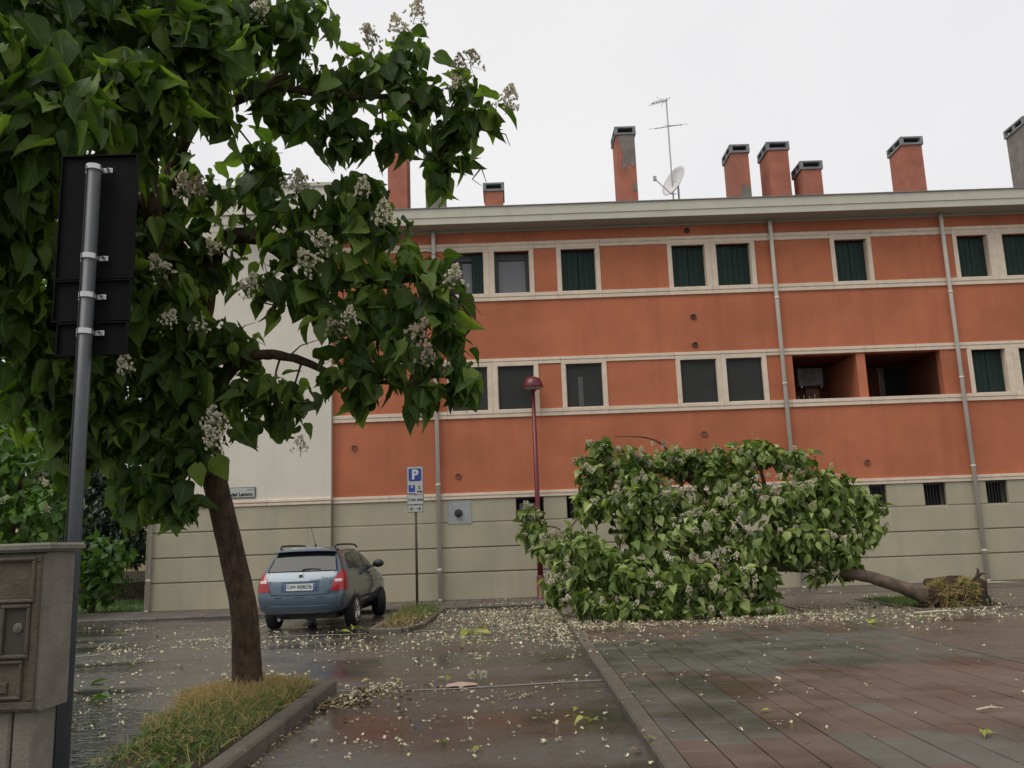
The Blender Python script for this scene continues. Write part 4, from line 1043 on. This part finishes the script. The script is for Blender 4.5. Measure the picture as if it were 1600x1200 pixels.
LM = [limb('branch', [fork, W(350, 590, 8.2), W(400, 556, 8.0), W(460, 560, 7.9), W(540, 590, 7.8), W(640, 600, 7.7)], [.09, .075, .055, .042, .03, .015], M_BARK, tree),
      limb('branch', [top_, W(318, 480, 8.1), W(345, 380, 8.0), W(400, 372, 7.9), W(455, 402, 7.8), W(560, 440, 7.7), W(680, 440, 7.7), W(742, 505, 7.7)], [.12, .10, .085, .07, .062, .04, .02, .006], M_BARK, tree),
      limb('branch', [top_, W(290, 450, 8.0), W(262, 330, 7.8), W(290, 210, 7.5), W(345, 165, 7.3), W(425, 132, 7.2), W(465, 75, 7.2), W(490, 20, 7.2)], [.11, .10, .085, .07, .055, .045, .03, .012], M_BARK, tree),
      limb('branch', [W(425, 132, 7.2), W(470, 142, 7.3), W(545, 152, 7.5), W(620, 152, 7.6), W(700, 180, 7.7), W(765, 205, 7.7)], [.042, .036, .03, .024, .016, .006], M_BARK, tree),
      limb('branch', [top_, W(255, 470, 7.8), W(238, 340, 7.3), W(225, 220, 6.8), W(150, 110, 6.3), W(60, 20, 5.9), W(20, -60, 5.7)], [.11, .10, .085, .07, .055, .04, .02], M_BARK, tree),
      limb('branch', [fork, W(230, 600, 8.2), W(120, 560, 8.0), W(20, 540, 7.6), W(-100, 500, 7.2)], [.09, .07, .055, .04, .02], M_BARK, tree),
      limb('branch', [W(262, 330, 7.8), W(210, 318, 7.2), W(120, 330, 6.6), W(20, 300, 6.0), W(-80, 260, 5.6)], [.06, .05, .04, .03, .015], M_BARK, tree),
      limb('branch', [W(225, 220, 6.8), W(260, 120, 6.6), W(330, 50, 6.5), W(420, -20, 6.5)], [.05, .04, .03, .014], M_BARK, tree)]
TB = [blob(*a) for a in (
 (20,20,110,90,5.7),(150,20,110,80,6.0),(275,30,100,75,6.3),(385,20,90,60,6.8),(468,22,45,45,7.0),(-80,100,110,140,5.4),
 (35,150,110,85,5.4),(165,135,105,70,5.9),(285,110,85,60,6.4),(375,75,75,60,6.8),(340,185,35,30,7.2),
 (25,275,90,90,6.0),(35,400,90,90,6.5),(25,510,70,75,7.0),(-60,330,100,150,6),(150,245,75,55,6.4),(195,195,70,60,6.6),
 (235,375,70,70,7.6),(300,290,55,50,7.8),(325,400,55,60,7.9),(240,480,85,60,7.6),(150,570,90,55,7.6),(160,440,70,80,7.2),(270,560,90,65,8.0),(85,610,80,60,7.4),(110,690,70,50,7.8),
 (200,650,85,55,8.0),(285,640,75,50,8.1),(365,632,50,45,8.0),(425,610,45,35,8.0),(365,530,40,35,8.0),(452,640,36,40,8.0),(250,735,50,40,7.9),(300,700,40,35,7.9),(250,770,55,26,7.9),(205,782,34,20,7.9),(285,782,26,20,7.9),(235,110,80,60,6.2),(205,300,30,60,7.4),(110,500,60,60,7.2),
 (450,110,45,35,7.3),(515,130,50,40,7.5),(580,105,48,48,7.6),(640,95,52,42,7.7),(660,160,60,36,7.7),(715,150,42,40,7.7),(750,185,32,32,7.7),(700,215,42,32,7.7),(685,260,26,26,7.7),(600,210,42,24,7.6),(510,190,42,26,7.5),(440,175,36,22,7.3),(545,225,26,20,7.6),
 (415,255,34,28,7.8),(385,300,40,35,7.9),(450,330,60,42,7.8),(530,330,60,50,7.7),(590,370,65,52,7.7),(480,395,60,45,7.8),(640,400,55,46,7.7),(535,455,75,50,7.7),(625,465,75,50,7.7),(690,470,40,40,7.7),(570,520,75,50,7.7),(655,545,70,50,7.7),(710,555,36,45,7.7),(600,590,65,36,7.7),(540,570,42,40,7.7),(655,610,34,34,7.7),(560,300,40,30,7.7),(725,590,20,30,7.7),(420,455,40,50,7.9))]
def join(*a): return [np.concatenate(q) for q in zip(*a)]
def shrink(bs, k_): return [(c, tuple(q*k_ for q in r)) for c, r in bs]
A = join(blob_leaves(sprays(TB, 5, .48), 29, .09, .28, 1.05, .5, .35, .35), blob_leaves(shrink([b for b, a in zip(TB, range(999)) if b[0][0] < W(300, 400, 7.7).x], .9), 22, .10, .27, 1.0, .42, .2), blob_leaves(shrink(TB, .8), 11, .14, .26, 1., .42, .1))
make_foliage(tree, A, M_LEAF, 300, MIXED)
twigs(tree, TB, LM, M_TWIG, .012, 4)
for a, pts in enumerate([[(690,455),(722,480),(752,508)],[(705,470),(735,468),(752,492)],[(740,250),(752,262),(760,285)],[(752,262),(738,280),(752,290)],[(770,205),(790,210),(797,228)],[(395,455),(412,440),(437,428)],[(412,440),(425,452),(435,460)],[(400,470),(440,480),(470,468)],[(448,560),(470,540),(500,530)],[(600,340),(607,318),(603,300)]]):
    MB().tube([W(x, y, 7.65) for x, y in pts], [.009, .006, .003], 5).build('bare_twig', M_TWIG, tree)
FP = [(185,172,6.0),(140,130,5.9),(40,265,6.0),(265,430,7.3),(380,455,7.7),(255,500,7.3),(310,510,7.6),(345,385,7.6),(515,380,7.3),(495,410,7.3),(530,515,7.3),(545,500,7.3),(640,530,7.4),(665,560,7.4),(205,575,7.3),(335,660,7.7),(345,690,7.7),(470,700,7.8),(710,440,7.5),(718,110,7.6),(725,135,7.55),(735,90,7.6),(630,50,7.6),(645,25,7.6),(575,40,7.5),(790,165,7.6),(585,70,7.5),(450,285,7.7),(480,290,7.7),(600,345,7.4),(545,75,7.5),(230,300,7.2),(305,300,7.4),(400,15,6.6),(290,300,7.4),(565,300,7.4),(100,470,6.8),(180,520,7.2)]
flowers(tree, [W(x, y+14, Y-.12) for x, y, Y in FP], .75, 1.15)

# ---- the uprooted catalpa lying on its side
ft = thing('fallen_tree', 'uprooted catalpa tree in flower lying across the square in front of the building', 'tree', (0, 0, 0))
YR = 15.7
LF = [limb('trunk', [W(1478, 948, YR), W(1440, 930, YR+.05), W(1400, 915, YR+.1), W(1335, 896, YR+.25), W(1250, 886, YR+.4), W(1170, 884, YR+.5)], [.17, .140, .115, .105, .10, .09], M_BARKL, ft, 6, 14, .05)]
for pts, rd in (
  ([(1250,886,16.1),(1180,850,16.3),(1120,790,16.5),(1060,740,16.6),(960,700,16.7),(925,690,16.7)], [.09,.075,.06,.045,.03,.01]),
  ([(1170,884,16.2),(1090,890,16.2),(1000,880,16.3),(920,860,16.6),(850,830,16.9),(815,815,17)], [.10,.085,.07,.05,.03,.012]),
  ([(1200,884,16.2),(1210,820,16.4),(1195,760,16.5),(1180,700,16.6)], [.07,.055,.04,.015]),
  ([(1280,890,16.0),(1300,840,16.2),(1320,790,16.3),(1350,775,16.4)], [.06,.045,.03,.012]),
  ([(1100,890,16.2),(1050,930,15.8),(980,950,15.5),(920,955,15.4)], [.07,.05,.035,.012]),
  ([(1060,740,16.6),(1040,700,16.6),(1010,684,16.6),(960,682,16.6)], [.025,.02,.015,.006]),
  ([(1080,745,16.5),(1120,720,16.5),(1160,725,16.5)], [.03,.02,.01]),
  ([(900,850,16.7),(872,826,16.8),(850,822,16.9)], [.02,.016,.01])):
    LF.append(limb('branch', [W(*p) for p in pts], rd, M_BARK, ft, 5, 7))
FB = [blob(*a) for a in (
 (935,700,22,20,16.6),(925,745,36,36,16.6),(975,735,44,36,16.5),(1025,720,38,22,16.5),(925,790,36,42,16.5),(980,800,55,50,16.3),(1005,770,44,32,16.35),(1050,778,34,24,16.3),(1030,800,40,30,16.2),(1060,728,36,20,16.6),(1050,716,34,16,16.5),(1085,722,34,18,16.5),(1100,742,26,16,16.4),(1108,722,38,20,16.6),(1040,790,34,26,16.4),
 (1160,722,46,28,16.6),(1190,705,42,20,16.7),(1235,722,38,26,16.6),(1150,775,55,45,16.3),(1225,780,52,45,16.3),(1275,752,42,28,16.5),(1320,775,38,26,16.5),(1352,790,26,26,16.5),(1300,810,52,45,16.2),(1350,825,26,36,16.3),
 (1110,830,60,42,16.0),(1040,845,70,42,15.9),(1190,850,55,40,15.9),(1255,850,48,38,15.9),(1310,865,36,34,16.0),(1280,893,26,16,16.0),(1325,885,18,14,16.1),
 (828,805,15,14,17.0),(836,835,22,25,16.9),(862,858,28,26,16.6),(895,850,32,32,16.4),(880,905,32,30,16.1),(930,880,52,45,15.9),(985,905,55,42,15.6),(1060,905,60,42,15.5),(1130,905,52,42,15.6),(1190,915,36,34,15.8),
 (920,940,42,20,15.6),(985,950,50,16,15.3),(1060,950,52,16,15.3),(1130,950,48,16,15.4),(1190,952,42,14,15.6),(870,925,18,22,16))]
A = join(blob_leaves(sprays(FB, 11, .34, .8), 36, .12, .24, 1.0, .5, .3, 1.0), blob_leaves(shrink(FB, .70), 46, .14, .24, 1.0, .4, .05, .4))
make_foliage(ft, A, M_LEAFF, 300, HANG)
twigs(ft, FB, LF, M_TWIG, .014, 5)
fp = []
FBW = [random.choice((.15, .3, 1, 2.2)) for _ in FB]
for i in range(290):
    (c, r) = random.choices(FB, FBW)[0]; u = Vector((random.gauss(0, .8), -abs(random.gauss(.6, .5)), random.gauss(.2, .7))).normalized()
    fp.append(Vector((c[0]+u.x*r[0], c[1]+u.y*r[1], max(.1, c[2]+u.z*r[2]*1.0))))
flowers(ft, fp, .36, .70, 1.2)
# root plate: torn block of soil, its turf now upright, with broken roots
rc = W(1488, 940, YR)
q = MB(); bm_n, bm_m = 12, 18
for i in range(bm_n+1):
    for j in range(bm_m):
        th = pi*i/bm_n; ph = 2*pi*j/bm_m; rr = 1+.16*sin(3*ph+2*th)+.12*sin(5*ph-3*th)+random.uniform(-.09, .09)
        ex = .62; sg = lambda t: math.copysign(abs(t)**ex, t); q.v.append((rc.x+.05+.45*rr*sg(sin(th)*cos(ph)), rc.y+.05+.32*rr*sg(sin(th)*sin(ph)), max(-.02, .22+.30*rr*sg(cos(th)))))
for i in range(bm_n):
    for j in range(bm_m): q.f.append((i*bm_m+j, i*bm_m+(j+1) % bm_m, (i+1)*bm_m+(j+1) % bm_m, (i+1)*bm_m+j))
q.build('root_ball', M_SOIL, ft, True, True)
for a, b_, c_ in (((.42,-.1,.35),(.62,-.05,.2),(.66,0,.02)),((.3,-.2,.5),(.42,-.3,.62),(.46,-.33,.60)),((-.35,-.25,.2),(-.55,-.35,.1),(-.62,-.4,.03)),((.45,0,.5),(.52,.0,.64),(.50,0,.70)),((-.3,-.3,.12),(-.42,-.42,.06),(-.6,-.45,.05)),((.5,.1,.2),(.58,.1,.45),(.56,.12,.62))):
    base_ = Vector((rc.x, rc.y, 0)); limb('root', [base_+Vector(a), base_+Vector(b_), base_+Vector(c_)], [.03, .022, .01], M_BARK, ft, 4, 6)
# blades growing on things
def blades(pts, dirs, h0, h1, w, bend=.5, seg=2):
    V = []; F = []
    for p, d in zip(pts, dirs):
        p = Vector(p); d = Vector(d).normalized(); s = d.cross(Vector((random.uniform(-1, 1), random.uniform(-1, 1), .1)))
        if s.length < 1e-3: continue
        s = s.normalized(); h = random.uniform(h0, h1); ww = w*random.uniform(.6, 1.3); g_ = Vector((random.uniform(-1, 1), random.uniform(-1, 1), -.6))*bend*random.random()
        b0 = len(V); m_ = p+d*h*.55+g_*h*.15; e_ = p+d*h+g_*h*.75
        V += [tuple(p-s*ww), tuple(p+s*ww), tuple(m_+s*ww*.75), tuple(m_-s*ww*.75), tuple(e_)]; F += [(b0, b0+1, b0+2, b0+3), (b0+3, b0+2, b0+4)]
    me = bpy.data.meshes.new('blades'); me.from_pydata(V, [], F); return me
pts, drs = [], []
for _ in range(3600):
    u = Vector((random.gauss(-.1, .8), -abs(random.gauss(.5, .5)), random.gauss(.35, .6))).normalized()
    sg = lambda t: math.copysign(abs(t)**.62, t)
    if u.x > .55: continue
    pts.append(Vector((rc.x+.05+sg(u.x)*.44, rc.y+.05+sg(u.y)*.31, max(.02, .22+sg(u.z)*.29)))); drs.append(u*.6+Vector((random.gauss(0, .8), random.gauss(0, .6), random.gauss(-.2, .8))))
for nm, mm, a_, b_ in (('dry_turf', M_STRAW, 0, 2000), ('green_turf', M_GRASS, 2000, len(pts))):
    me = blades(pts[a_:b_], drs[a_:b_], .06, .15, .008, .8); me.name = nm; me.materials.append(mm); o = link(nm, me, ft); o['kind'] = 'stuff'

# ---- tree pit the trunk was torn from
pit = [G(1335, 937, .06), G(1440, 951, .06), G(1580, 962, .06)]
px0, px1, py0, py1 = 6.9, 8.55, 15.25, 17.9
q = MB()
for a in ((px0-.1, px0, py0-.1, py1+.1), (px1, px1+.1, py0-.1, py1+.1), (px0+.002, px1-.002, py0-.1, py0), (px0+.002, px1-.002, py1, py1+.1)): q.bev(*a, .04, .085, .012)
q = struct(q.build('pit_kerb', M_KERB))
q = MB(); q.quad((px0, py0, .0635), (px1, py0, .0635), (px1, py1, .0635), (px0, py1, .0635)); struct(q.build('planting_bed', M_SOIL))

# ---- grass
def grass(name, region, n, h0, h1, w, m, z=.06, lean=.4, label=None):
    pts, drs = [], []
    while len(pts) < n:
        p = region()
        if p is None: continue
        pts.append((p[0], p[1], p[2] if len(p) > 2 else z)); drs.append(Vector((random.gauss(0, lean), random.gauss(0, lean), 1)))
    me = blades(pts, drs, h0, h1, w*.72, 1.25); me.name = name; me.materials.append(m); o = link(name, me); o['kind'] = 'stuff'; return o
def isl1(cx, cy, sx, sy):
    def f():
        x, y = random.gauss(cx, sx), random.gauss(cy, sy)
        if not (-2.62-.16*max(0, y-5.5)+.08*sin(y*5) < x < -2.02 and 3.2 < y < 9.1): return None
        return x, y, .10+.05*max(0, 1-abs(x+2.6)/.6)
    return f
grass('dry_grass', isl1(-2.7, 8.45, .36, .5), 2600, .09, .22, .0045, M_STRAW, lean=1.1)
grass('dry_grass', isl1(-2.35, 8.75, .22, .35), 1000, .10, .22, .0045, M_STRAW, lean=.6)
grass('green_grass', isl1(-2.4, 7.2, .35, .75), 3000, .04, .14, .0045, M_GRASS, lean=.6)
grass('green_grass', isl1(-2.2, 8.5, .2, .5), 800, .06, .18, .0045, M_GRASS, lean=.5)
grass('dry_grass', isl1(-2.55, 7.4, .5, .8), 1700, .04, .16, .0045, M_STRAW, lean=.8)
# broad-leaved weeds in the near part of the island
b_ = [((random.uniform(-2.65, -2.1), random.uniform(5.6, 6.8), .11), (.10, .14, .05)) for _ in range(16)]
Aw = blob_leaves(b_, 260, .03, .07, .1, 1., .5)
o = link('weeds', leaves_mesh('weeds', *Aw[:4], M_GRASS)); o['kind'] = 'stuff'
grass('green_grass', lambda: ((lambda x, y: (x, y, .07))(random.gauss(-2.06, .2), random.gauss(18.4, .9)) if True else None), 1500, .06, .26, .007, M_GRASS, lean=.35)
grass('dry_grass', lambda: (lambda x, y: (x, y, .06) if -2.4 < x < -1.75 else None)(random.gauss(-2.1, .2), random.gauss(17.6, 1.0)), 700, .06, .3, .006, M_STRAW, lean=.5)
grass('green_grass', lambda: (random.uniform(px0, px1), random.uniform(py0+.6, py1), .064), 3200, .06, .14, .008, M_GRASS, lean=.5)
grass('green_grass', lambda: (random.uniform(-16, -9.8), random.uniform(23.1, 30), .03), 5000, .05, .14, .012, M_GRASS, lean=.4)

# ---- plants and buildings far left
def shrub(name, label, cat, blobs, mt, per, smin, smax, np_, stem, protos=LEAVES, fl=0, top=.6, group=None):
    t = thing(name, label, cat, (0, 0, 0), group=group or {'young_tree': 'young catalpas beyond the road', 'background_tree': 'dark trees far behind'}.get(name))
    bs = [blob(*a) for a in blobs]; A = blob_leaves(bs, per, smin, smax, .55, .6, .4, top); make_foliage(t, A, mt, np_, protos)
    base_ = Vector(stem); c = Vector(bs[0][0]); l = limb('stem', [base_, (base_+c)/2+Vector((.1, 0, 0)), c], [.09, .07, .04], M_BARK, t, 5, 7)
    twigs(t, bs, [l], M_TWIG, .015, 3)
    if fl: flowers(t, [Vector(b[0])+Vector((random.gauss(0, .3)*b[1][0]*2, -b[1][1]*.9, random.gauss(.2, .4)*b[1][2]*2)) for b in random.choices(bs, k=fl)], .8, 1.2)
    return t
shrub('young_tree', 'bright green young catalpa behind the cabinet at the left edge', 'tree',
      [(35,740,55,50,21),(20,690,45,28,21),(85,790,36,40,20.5),(40,820,55,45,20.5),(-60,760,70,80,21),(95,740,25,25,20.8),(10,880,60,40,20.5)], M_LEAFB, 16, .2, .32, 120, (-12.4, 21, .03), fl=10)
shrub('young_tree', 'small bright catalpa sapling on the lawn right of the grey pole', 'tree',
      [(150,870,38,30,23.4),(178,872,26,24,23.2),(135,905,28,28,23.4),(165,905,26,22,23.2),(150,930,25,18,23.4)], M_LEAFB, 16, .19, .30, 80, (-11.1, 23.4, .03))
shrub('magnolia_tree', 'dark glossy evergreen magnolia at the corner of the pale wing', 'tree',
      [(165,720,60,60,27),(185,790,55,60,26.5),(140,800,50,70,27),(205,840,26,40,26),(120,720,50,60,27.5),(170,650,70,60,27.5),(185,850,40,34,26.5),(213,868,14,16,26)], M_LEAFM, 70, .14, .22, 150, (-12.2, 27, .03), MAG, top=.3)
for i, (lab, bl, st_) in enumerate((
    ('tall dark tree far behind the left end of the building', [(60,560,110,90,36),(-40,650,110,120,36),(70,680,80,90,35),(20,450,90,80,37)], (-20, 36, 0)),
    ('shadowy dense tree filling the gap behind the bright young catalpa', [(30,840,110,60,32),(-90,800,110,110,32),(110,870,50,50,31),(100,800,60,60,32)], (-18, 32, 0)))):
    shrub('background_tree', lab, 'tree', bl, M_LEAF, 9, .3, .5, 60, st_)
hg = thing('hedge', 'low dark clipped hedge behind the lawn left of the pale wing', 'hedge')
bs = [((-17.5+i*.9, 29.6, .42), (.6, .4, .42)) for i in range(9)]
A = blob_leaves(bs, 110, .07, .12, .2, .8, .4); make_foliage(hg, A, M_LEAFM, 40, MAG)
MB().box(-18.2, -9.4, 29.4, 29.8, .0, .62).build('hedge_core', M_TWIG, hg)
hs = thing('house', 'distant beige house seen through the trees left of the orange building', 'building', (0, 0, 0))
hA, hB = W(150, 905, 46), W(232, 905, 46)
MB().box(hA.x-8, hB.x+5, 46, 54, 0, 5.2).build('wall', M_HOUSE, hs)
MB().box(hA.x-8.05, hB.x+5.05, 45.94, 45.995, 0, .7).build('plinth', M_POST, hs)
MB().box(hA.x-8.4, hB.x+5.4, 45.5, 54.5, 5.202, 5.4).build('roof', M_VENT, hs)
for i in range(3):
    x = hA.x-5+i*5; w = MB().bevf(x, x+1.2, 45.95, 46.02, 1.5, 3.0, .03).build('window', M_CREAM, hs); MB().box(x+.1, x+1.1, 45.93, 45.949, 1.6, 2.9).build('shutter', M_SHUT, w)

# ------------------------------------------------------------------ fallen blossom, leaves, litter
def surf_z(x, y):
    if x > .99 and y < 19.96: return .063
    if .86 < x <= .99 and y < 18.6: return .080
    if y > 19.98: return .072
    if -2.5 < x < -1.65 and 15.4 < y < 19.95: return .10
    return .012
FLW = []
for sd_ in range(6):
    r = random.Random(sd_); v = [(0, 0, .1)]
    for k_ in range(10):
        a = 2*pi*k_/10; rr = (.55 if k_ % 2 == 0 else .30)*r.uniform(.6, 1.2); v.append((rr*cos(a), rr*sin(a)*r.uniform(.6, 1), r.uniform(.05, .55)))
    FLW.append((np.array(v), [(0, k_+1, (k_+1) % 10+1) for k_ in range(10)]))
P = []
def scat(n, cx, cy, sx, sy, lim=None):
    i = 0; cl = [(random.gauss(cx, sx), random.gauss(cy, sy), random.uniform(.06, .4), random.random()**2+.05) for _ in range(max(3, n//22))]; wt = [c[3] for c in cl]
    while i < n:
        if random.random() < .35: x, y = random.gauss(cx, sx), random.gauss(cy, sy)
        else: q = random.choices(cl, wt)[0]; x, y = random.gauss(q[0], q[2]*1.2), random.gauss(q[1], q[2])
        i += 1
        if y < 5.2 or y > 22.2 or (lim and not lim(x, y)): continue
        if -3.3 < x < -1.85 and y < 9.2: continue
        if -4.9 < x < -2.7 and 16.3 < y < 20: continue
        P.append((x, y, surf_z(x, y)))
scat(2000, .2, 17.3, .8, 1.5, lambda x, y: x < .95); scat(500, -.6, 18.6, .9, .9, lambda x, y: x < .9); scat(900, 1.3, 16.0, .6, 1.2)
scat(650, 4.0, 14.6, 2.4, .8, lambda x, y: y > 12.4); scat(620, 6.2, 15.4, 1.6, .9); scat(600, 4.5, 16.8, 2.0, .7); scat(500, 7.2, 14.3, 1.6, .9)
scat(850, -3.2, 14.0, 2.6, 1.0); scat(430, -6.5, 13.0, 3.0, 1.8); scat(240, -5.5, 10.0, 2.2, 1.6); scat(260, -4.4, 8.2, .7, .9); scat(200, -6.5, 18, 2, .8)
scat(500, .75, 15.5, .10, 2.2, lambda x, y: x < .86); scat(300, 2.5, 14.3, 1.6, .12)
scat(230, -.6, 12.0, 1.4, 1.4); scat(150, -.3, 8.4, 1.0, 1.2); scat(80, -.2, 6.6, 1.0, .7); scat(90, 3.0, 10.5, 1.8, 1.6); scat(34, 2.6, 7.6, 1.2, .9); scat(200, 2, 20.9, 8, .5)
P = np.array(P); n = len(P); S = rng.uniform(.018, .056, n)*rng.choice([.8, 1.15], n)*np.where(P[:, 1] < 9, 1., 1.12)
ang = rng.uniform(0, 6.283, n); V = []; F = []; off = 0
for k_, (pv_, pf) in enumerate(FLW):
    idx = np.arange(k_, n, 6); c, s = np.cos(ang[idx])[:, None], np.sin(ang[idx])[:, None]
    x = (pv_[None, :, 0]*c-pv_[None, :, 1]*s)*S[idx, None]+P[idx, 0:1]; y = (pv_[None, :, 0]*s+pv_[None, :, 1]*c)*S[idx, None]+P[idx, 1:2]; z = pv_[None, :, 2]*S[idx, None]+P[idx, 2:3]
    V.append(np.stack([x, y, z], 2).reshape(-1, 3)); F += [tuple(off+i*11+q for q in ff) for i in range(len(idx)) for ff in pf]; off += len(idx)*11
me = bpy.data.meshes.new('fallen_petals'); me.from_pydata(np.concatenate(V).tolist(), [], F); me.materials.append(M_PETAL); me.materials.append(M_BROWNP)
me.polygons.foreach_set('material_index', np.repeat((rng.random(n) < .1).astype(np.int32), 10)); o = link('fallen_petals', me); o['kind'] = 'stuff'

# heap of washed-up blossom and brown bits at the end of the island kerb, and along it
def heap(name, pts_fn, n, smin, smax, m):
    Q = [pts_fn() for _ in range(n)]; Pn = np.array([q for q in Q if q]); n = len(Pn)
    D = rng.normal(size=(n, 3))*np.array([1, 1, .3]); Nn = rng.normal(size=(n, 3))*.4+np.array([0, 0, 1.]); S_ = rng.uniform(smin, smax, n)
    o = link(name, leaves_mesh(name, Pn, D, Nn, S_, m, MAG)); o['kind'] = 'stuff'
def hp():
    t = random.random(); x = -1.84+random.expovariate(7)+.30*t; y = 8.2+1.15*t+random.gauss(0, .10); return (x, y, .014+random.random()*.05*max(0, 1-(x+1.84)/.5))
heap('leaf_litter', hp, 520, .03, .085, M_LITTER)
heap('leaf_litter', lambda: (-1.83+random.expovariate(14), random.uniform(5.2, 8.4), .014+random.random()*.015), 140, .02, .05, M_LITTER)
heap('blossom_litter', lambda: (lambda p: (p[0]+.12, p[1]+.08, p[2]+.02))(hp()), 240, .02, .045, M_PETAL)

def bits(): x, y = random.gauss(3.2, 2.8), random.gauss(15.6, 1.2); return (x, y, surf_z(x, y)+.004) if y > 12 else None
heap('leaf_bits', bits, 420, .03, .10, M_LEAFB)
heap('leaf_bits', lambda: (lambda x, y: (x, y, surf_z(x, y)+.004) if not (-3.3 < x < -1.85 and y < 9.3) else None)(random.gauss(-2.5, 3), random.uniform(6, 18)), 240, .02, .07, M_LITTER)
# single leaves and scraps that can be told apart
def fallen_leaf(px, py, size, rz_, label, m=M_YLEAF, cl=1, z=None, group=None):
    p = G(px, py, .012); z_ = surf_z(p.x, p.y); p = G(px, py, z_+.004)
    t = thing('fallen_leaf', label, 'leaf', p, 0, 'leaves blown down on the wet ground')
    for i in range(cl):
        v, f = LEAVES[(i+int(px)) % 5]; me = bpy.data.meshes.new('blade'); me.from_pydata((v*size*random.uniform(.75, 1.1)).tolist(), [], f); set_leaf_pos(me, leaf_pos(v)); me.materials.append(m); me.shade_smooth()
        o = link('blade', me, t); o.location = (random.uniform(-.5, .5)*size*(cl > 1), random.uniform(-.5, .5)*size*(cl > 1), .012+.012*i+size*.10); o.rotation_euler = (random.uniform(-.15, .2), random.uniform(-.2, .2), rz_+i*1.7)
        q = MB(); q.tube([(0, 0, 0), (.01, -size*.35, .0)], .003, 4); q.build('stalk', m, o)
    return t
fallen_leaf(745, 993, .26, .9, 'clump of bright yellow-green leaves on the wet road right of the small island', cl=4)
fallen_leaf(560, 984, .22, 1.4, 'flat yellow-green leaf on the road just left of the small island tip', cl=2)
fallen_leaf(535, 989, .18, -1.5, 'narrow yellow leaf behind the right rear wheel of the car', cl=1)
fallen_leaf(208, 1041, .20, .5, 'bright yellow leaf alone on the flooded road left of the big trunk')
fallen_leaf(165, 1067, .24, 1.7, 'long pale green leaf floating near the grey pole', M_LEAFB)
fallen_leaf(192, 992, .22, 1.5, 'yellow-green leaf on the road below the pale wing, left of the trunk')
fallen_leaf(168, 1096, .18, 1.5, 'pale leaf at the near edge of the dark puddle beside the pole', M_LEAFB)
fallen_leaf(925, 1127, .13, .4, 'ragged yellow-green leaf on the asphalt bay close to the right kerb', cl=2)
fallen_leaf(990, 1176, .10, -.9, 'long pale leaf on the asphalt at the foot of the right kerb', M_LITTER)
fallen_leaf(1020, 1157, .07, 1.3, 'small yellow leaf lying on top of the right kerb')
fallen_leaf(770, 1102, .09, .7, 'small yellow leaf in the middle of the asphalt bay below the white line')
fallen_leaf(750, 1172, .07, 2.2, 'curled yellow leaf near the bottom of the asphalt bay')
fallen_leaf(694, 1160, .06, .2, 'tiny lemon leaf left of the curled leaf in the asphalt bay')
fallen_leaf(900, 1109, .07, 2.8, 'narrow yellow leaf beside the right kerb just below the white line')
fallen_leaf(957, 1142, .06, 1, 'small red leaf on the asphalt bay', mat('red_leaf', (.16, .018, .015), .5))
fallen_leaf(620, 1068, .10, 1.2, 'limp yellow leaf by the white line left of the pale scrap', cl=2)
fallen_leaf(1552, 1152, .10, .8, 'spidery yellow leaf on the paving slabs at the lower right', cl=2)
fallen_leaf(980, 1057, .07, 1.6, 'small yellow leaf on the grey-green slabs beside the kerb', M_YLEAF)
fallen_leaf(1200, 1113, .06, 1.1, 'little yellow leaf on the red slabs in the lower middle of the square', M_YLEAF)
fallen_leaf(575, 1065, .09, 2.0, 'pale yellow leaf on the road beyond the white line near the island kerb', M_YLEAF)
fallen_leaf(1360, 975, .2, 1.2, 'yellowish leaf at the right end of the fallen crown on the square edge', M_YLEAF, 3)
# broken sticks
for px, py, ln, az, lab in ((1548, 1110, .22, 1.45, 'short pale stick on the red slabs at the right'), (1562, 911, .9, 1.9, 'long pale branch on the ground right of the root ball'), (1470, 957, .9, 1.5, 'pale stripped branch lying along the pit in front of the root ball')):
    p = G(px, py, .075); t = thing('stick', lab, 'stick', p, 0, 'pale broken sticks on the ground')
    MB().tube([(-ln/2*sin(az), -ln/2*cos(az), .01), (0, .015, .02), (ln/2*sin(az), ln/2*cos(az), .01)], [.008+ln*.012, .007+ln*.012, .004], 7).build('wood', M_FLOWD, t, True)
    MB().tube([(0, .015, .02), (.04, .05, .03)], [.005, .003], 5).build('side_twig', M_FLOWD, t)
# pale scrap lying in a pothole on the white line
p = G(722, 1071, .012)
sc = thing('paper_scrap', 'soggy pale pink scrap lying on the white line in the asphalt bay', 'scrap', p)
q = MB(); nx, ny = 9, 4
for j in range(ny+1):
    for i in range(nx+1):
        u, w = i/nx*2-1, j/ny*2-1; q.v.append((u*.16, w*.10*(1-.7*max(0, u)), .008+.028*(1-u*u)*(1-w*w)+random.uniform(-.004, .004)))
for j in range(ny):
    for i in range(nx): q.f.append((j*(nx+1)+i, j*(nx+1)+i+1, (j+1)*(nx+1)+i+1, (j+1)*(nx+1)+i))
q.build('sheet', mat('soggy_paper', (.50, .36, .27), .7, .2, 25), sc, True)
fallen_leaf(697, 1063, .10, 1.2, 'yellow leaf folded over the left end of the pale scrap', M_YLEAF, 2)
bl = G(745, 1060, .012); t = thing('flower_spray', 'fallen white flower spray lying right of the pale scrap', 'flower', bl)
for i in range(3):
    o = link('flower_cluster', PAN[0], t); o.scale = (.45, .45, .45); o.location = ((i-1)*.05, .02*i, .02); o.rotation_euler = (1.2, .5*i, i*1.3)
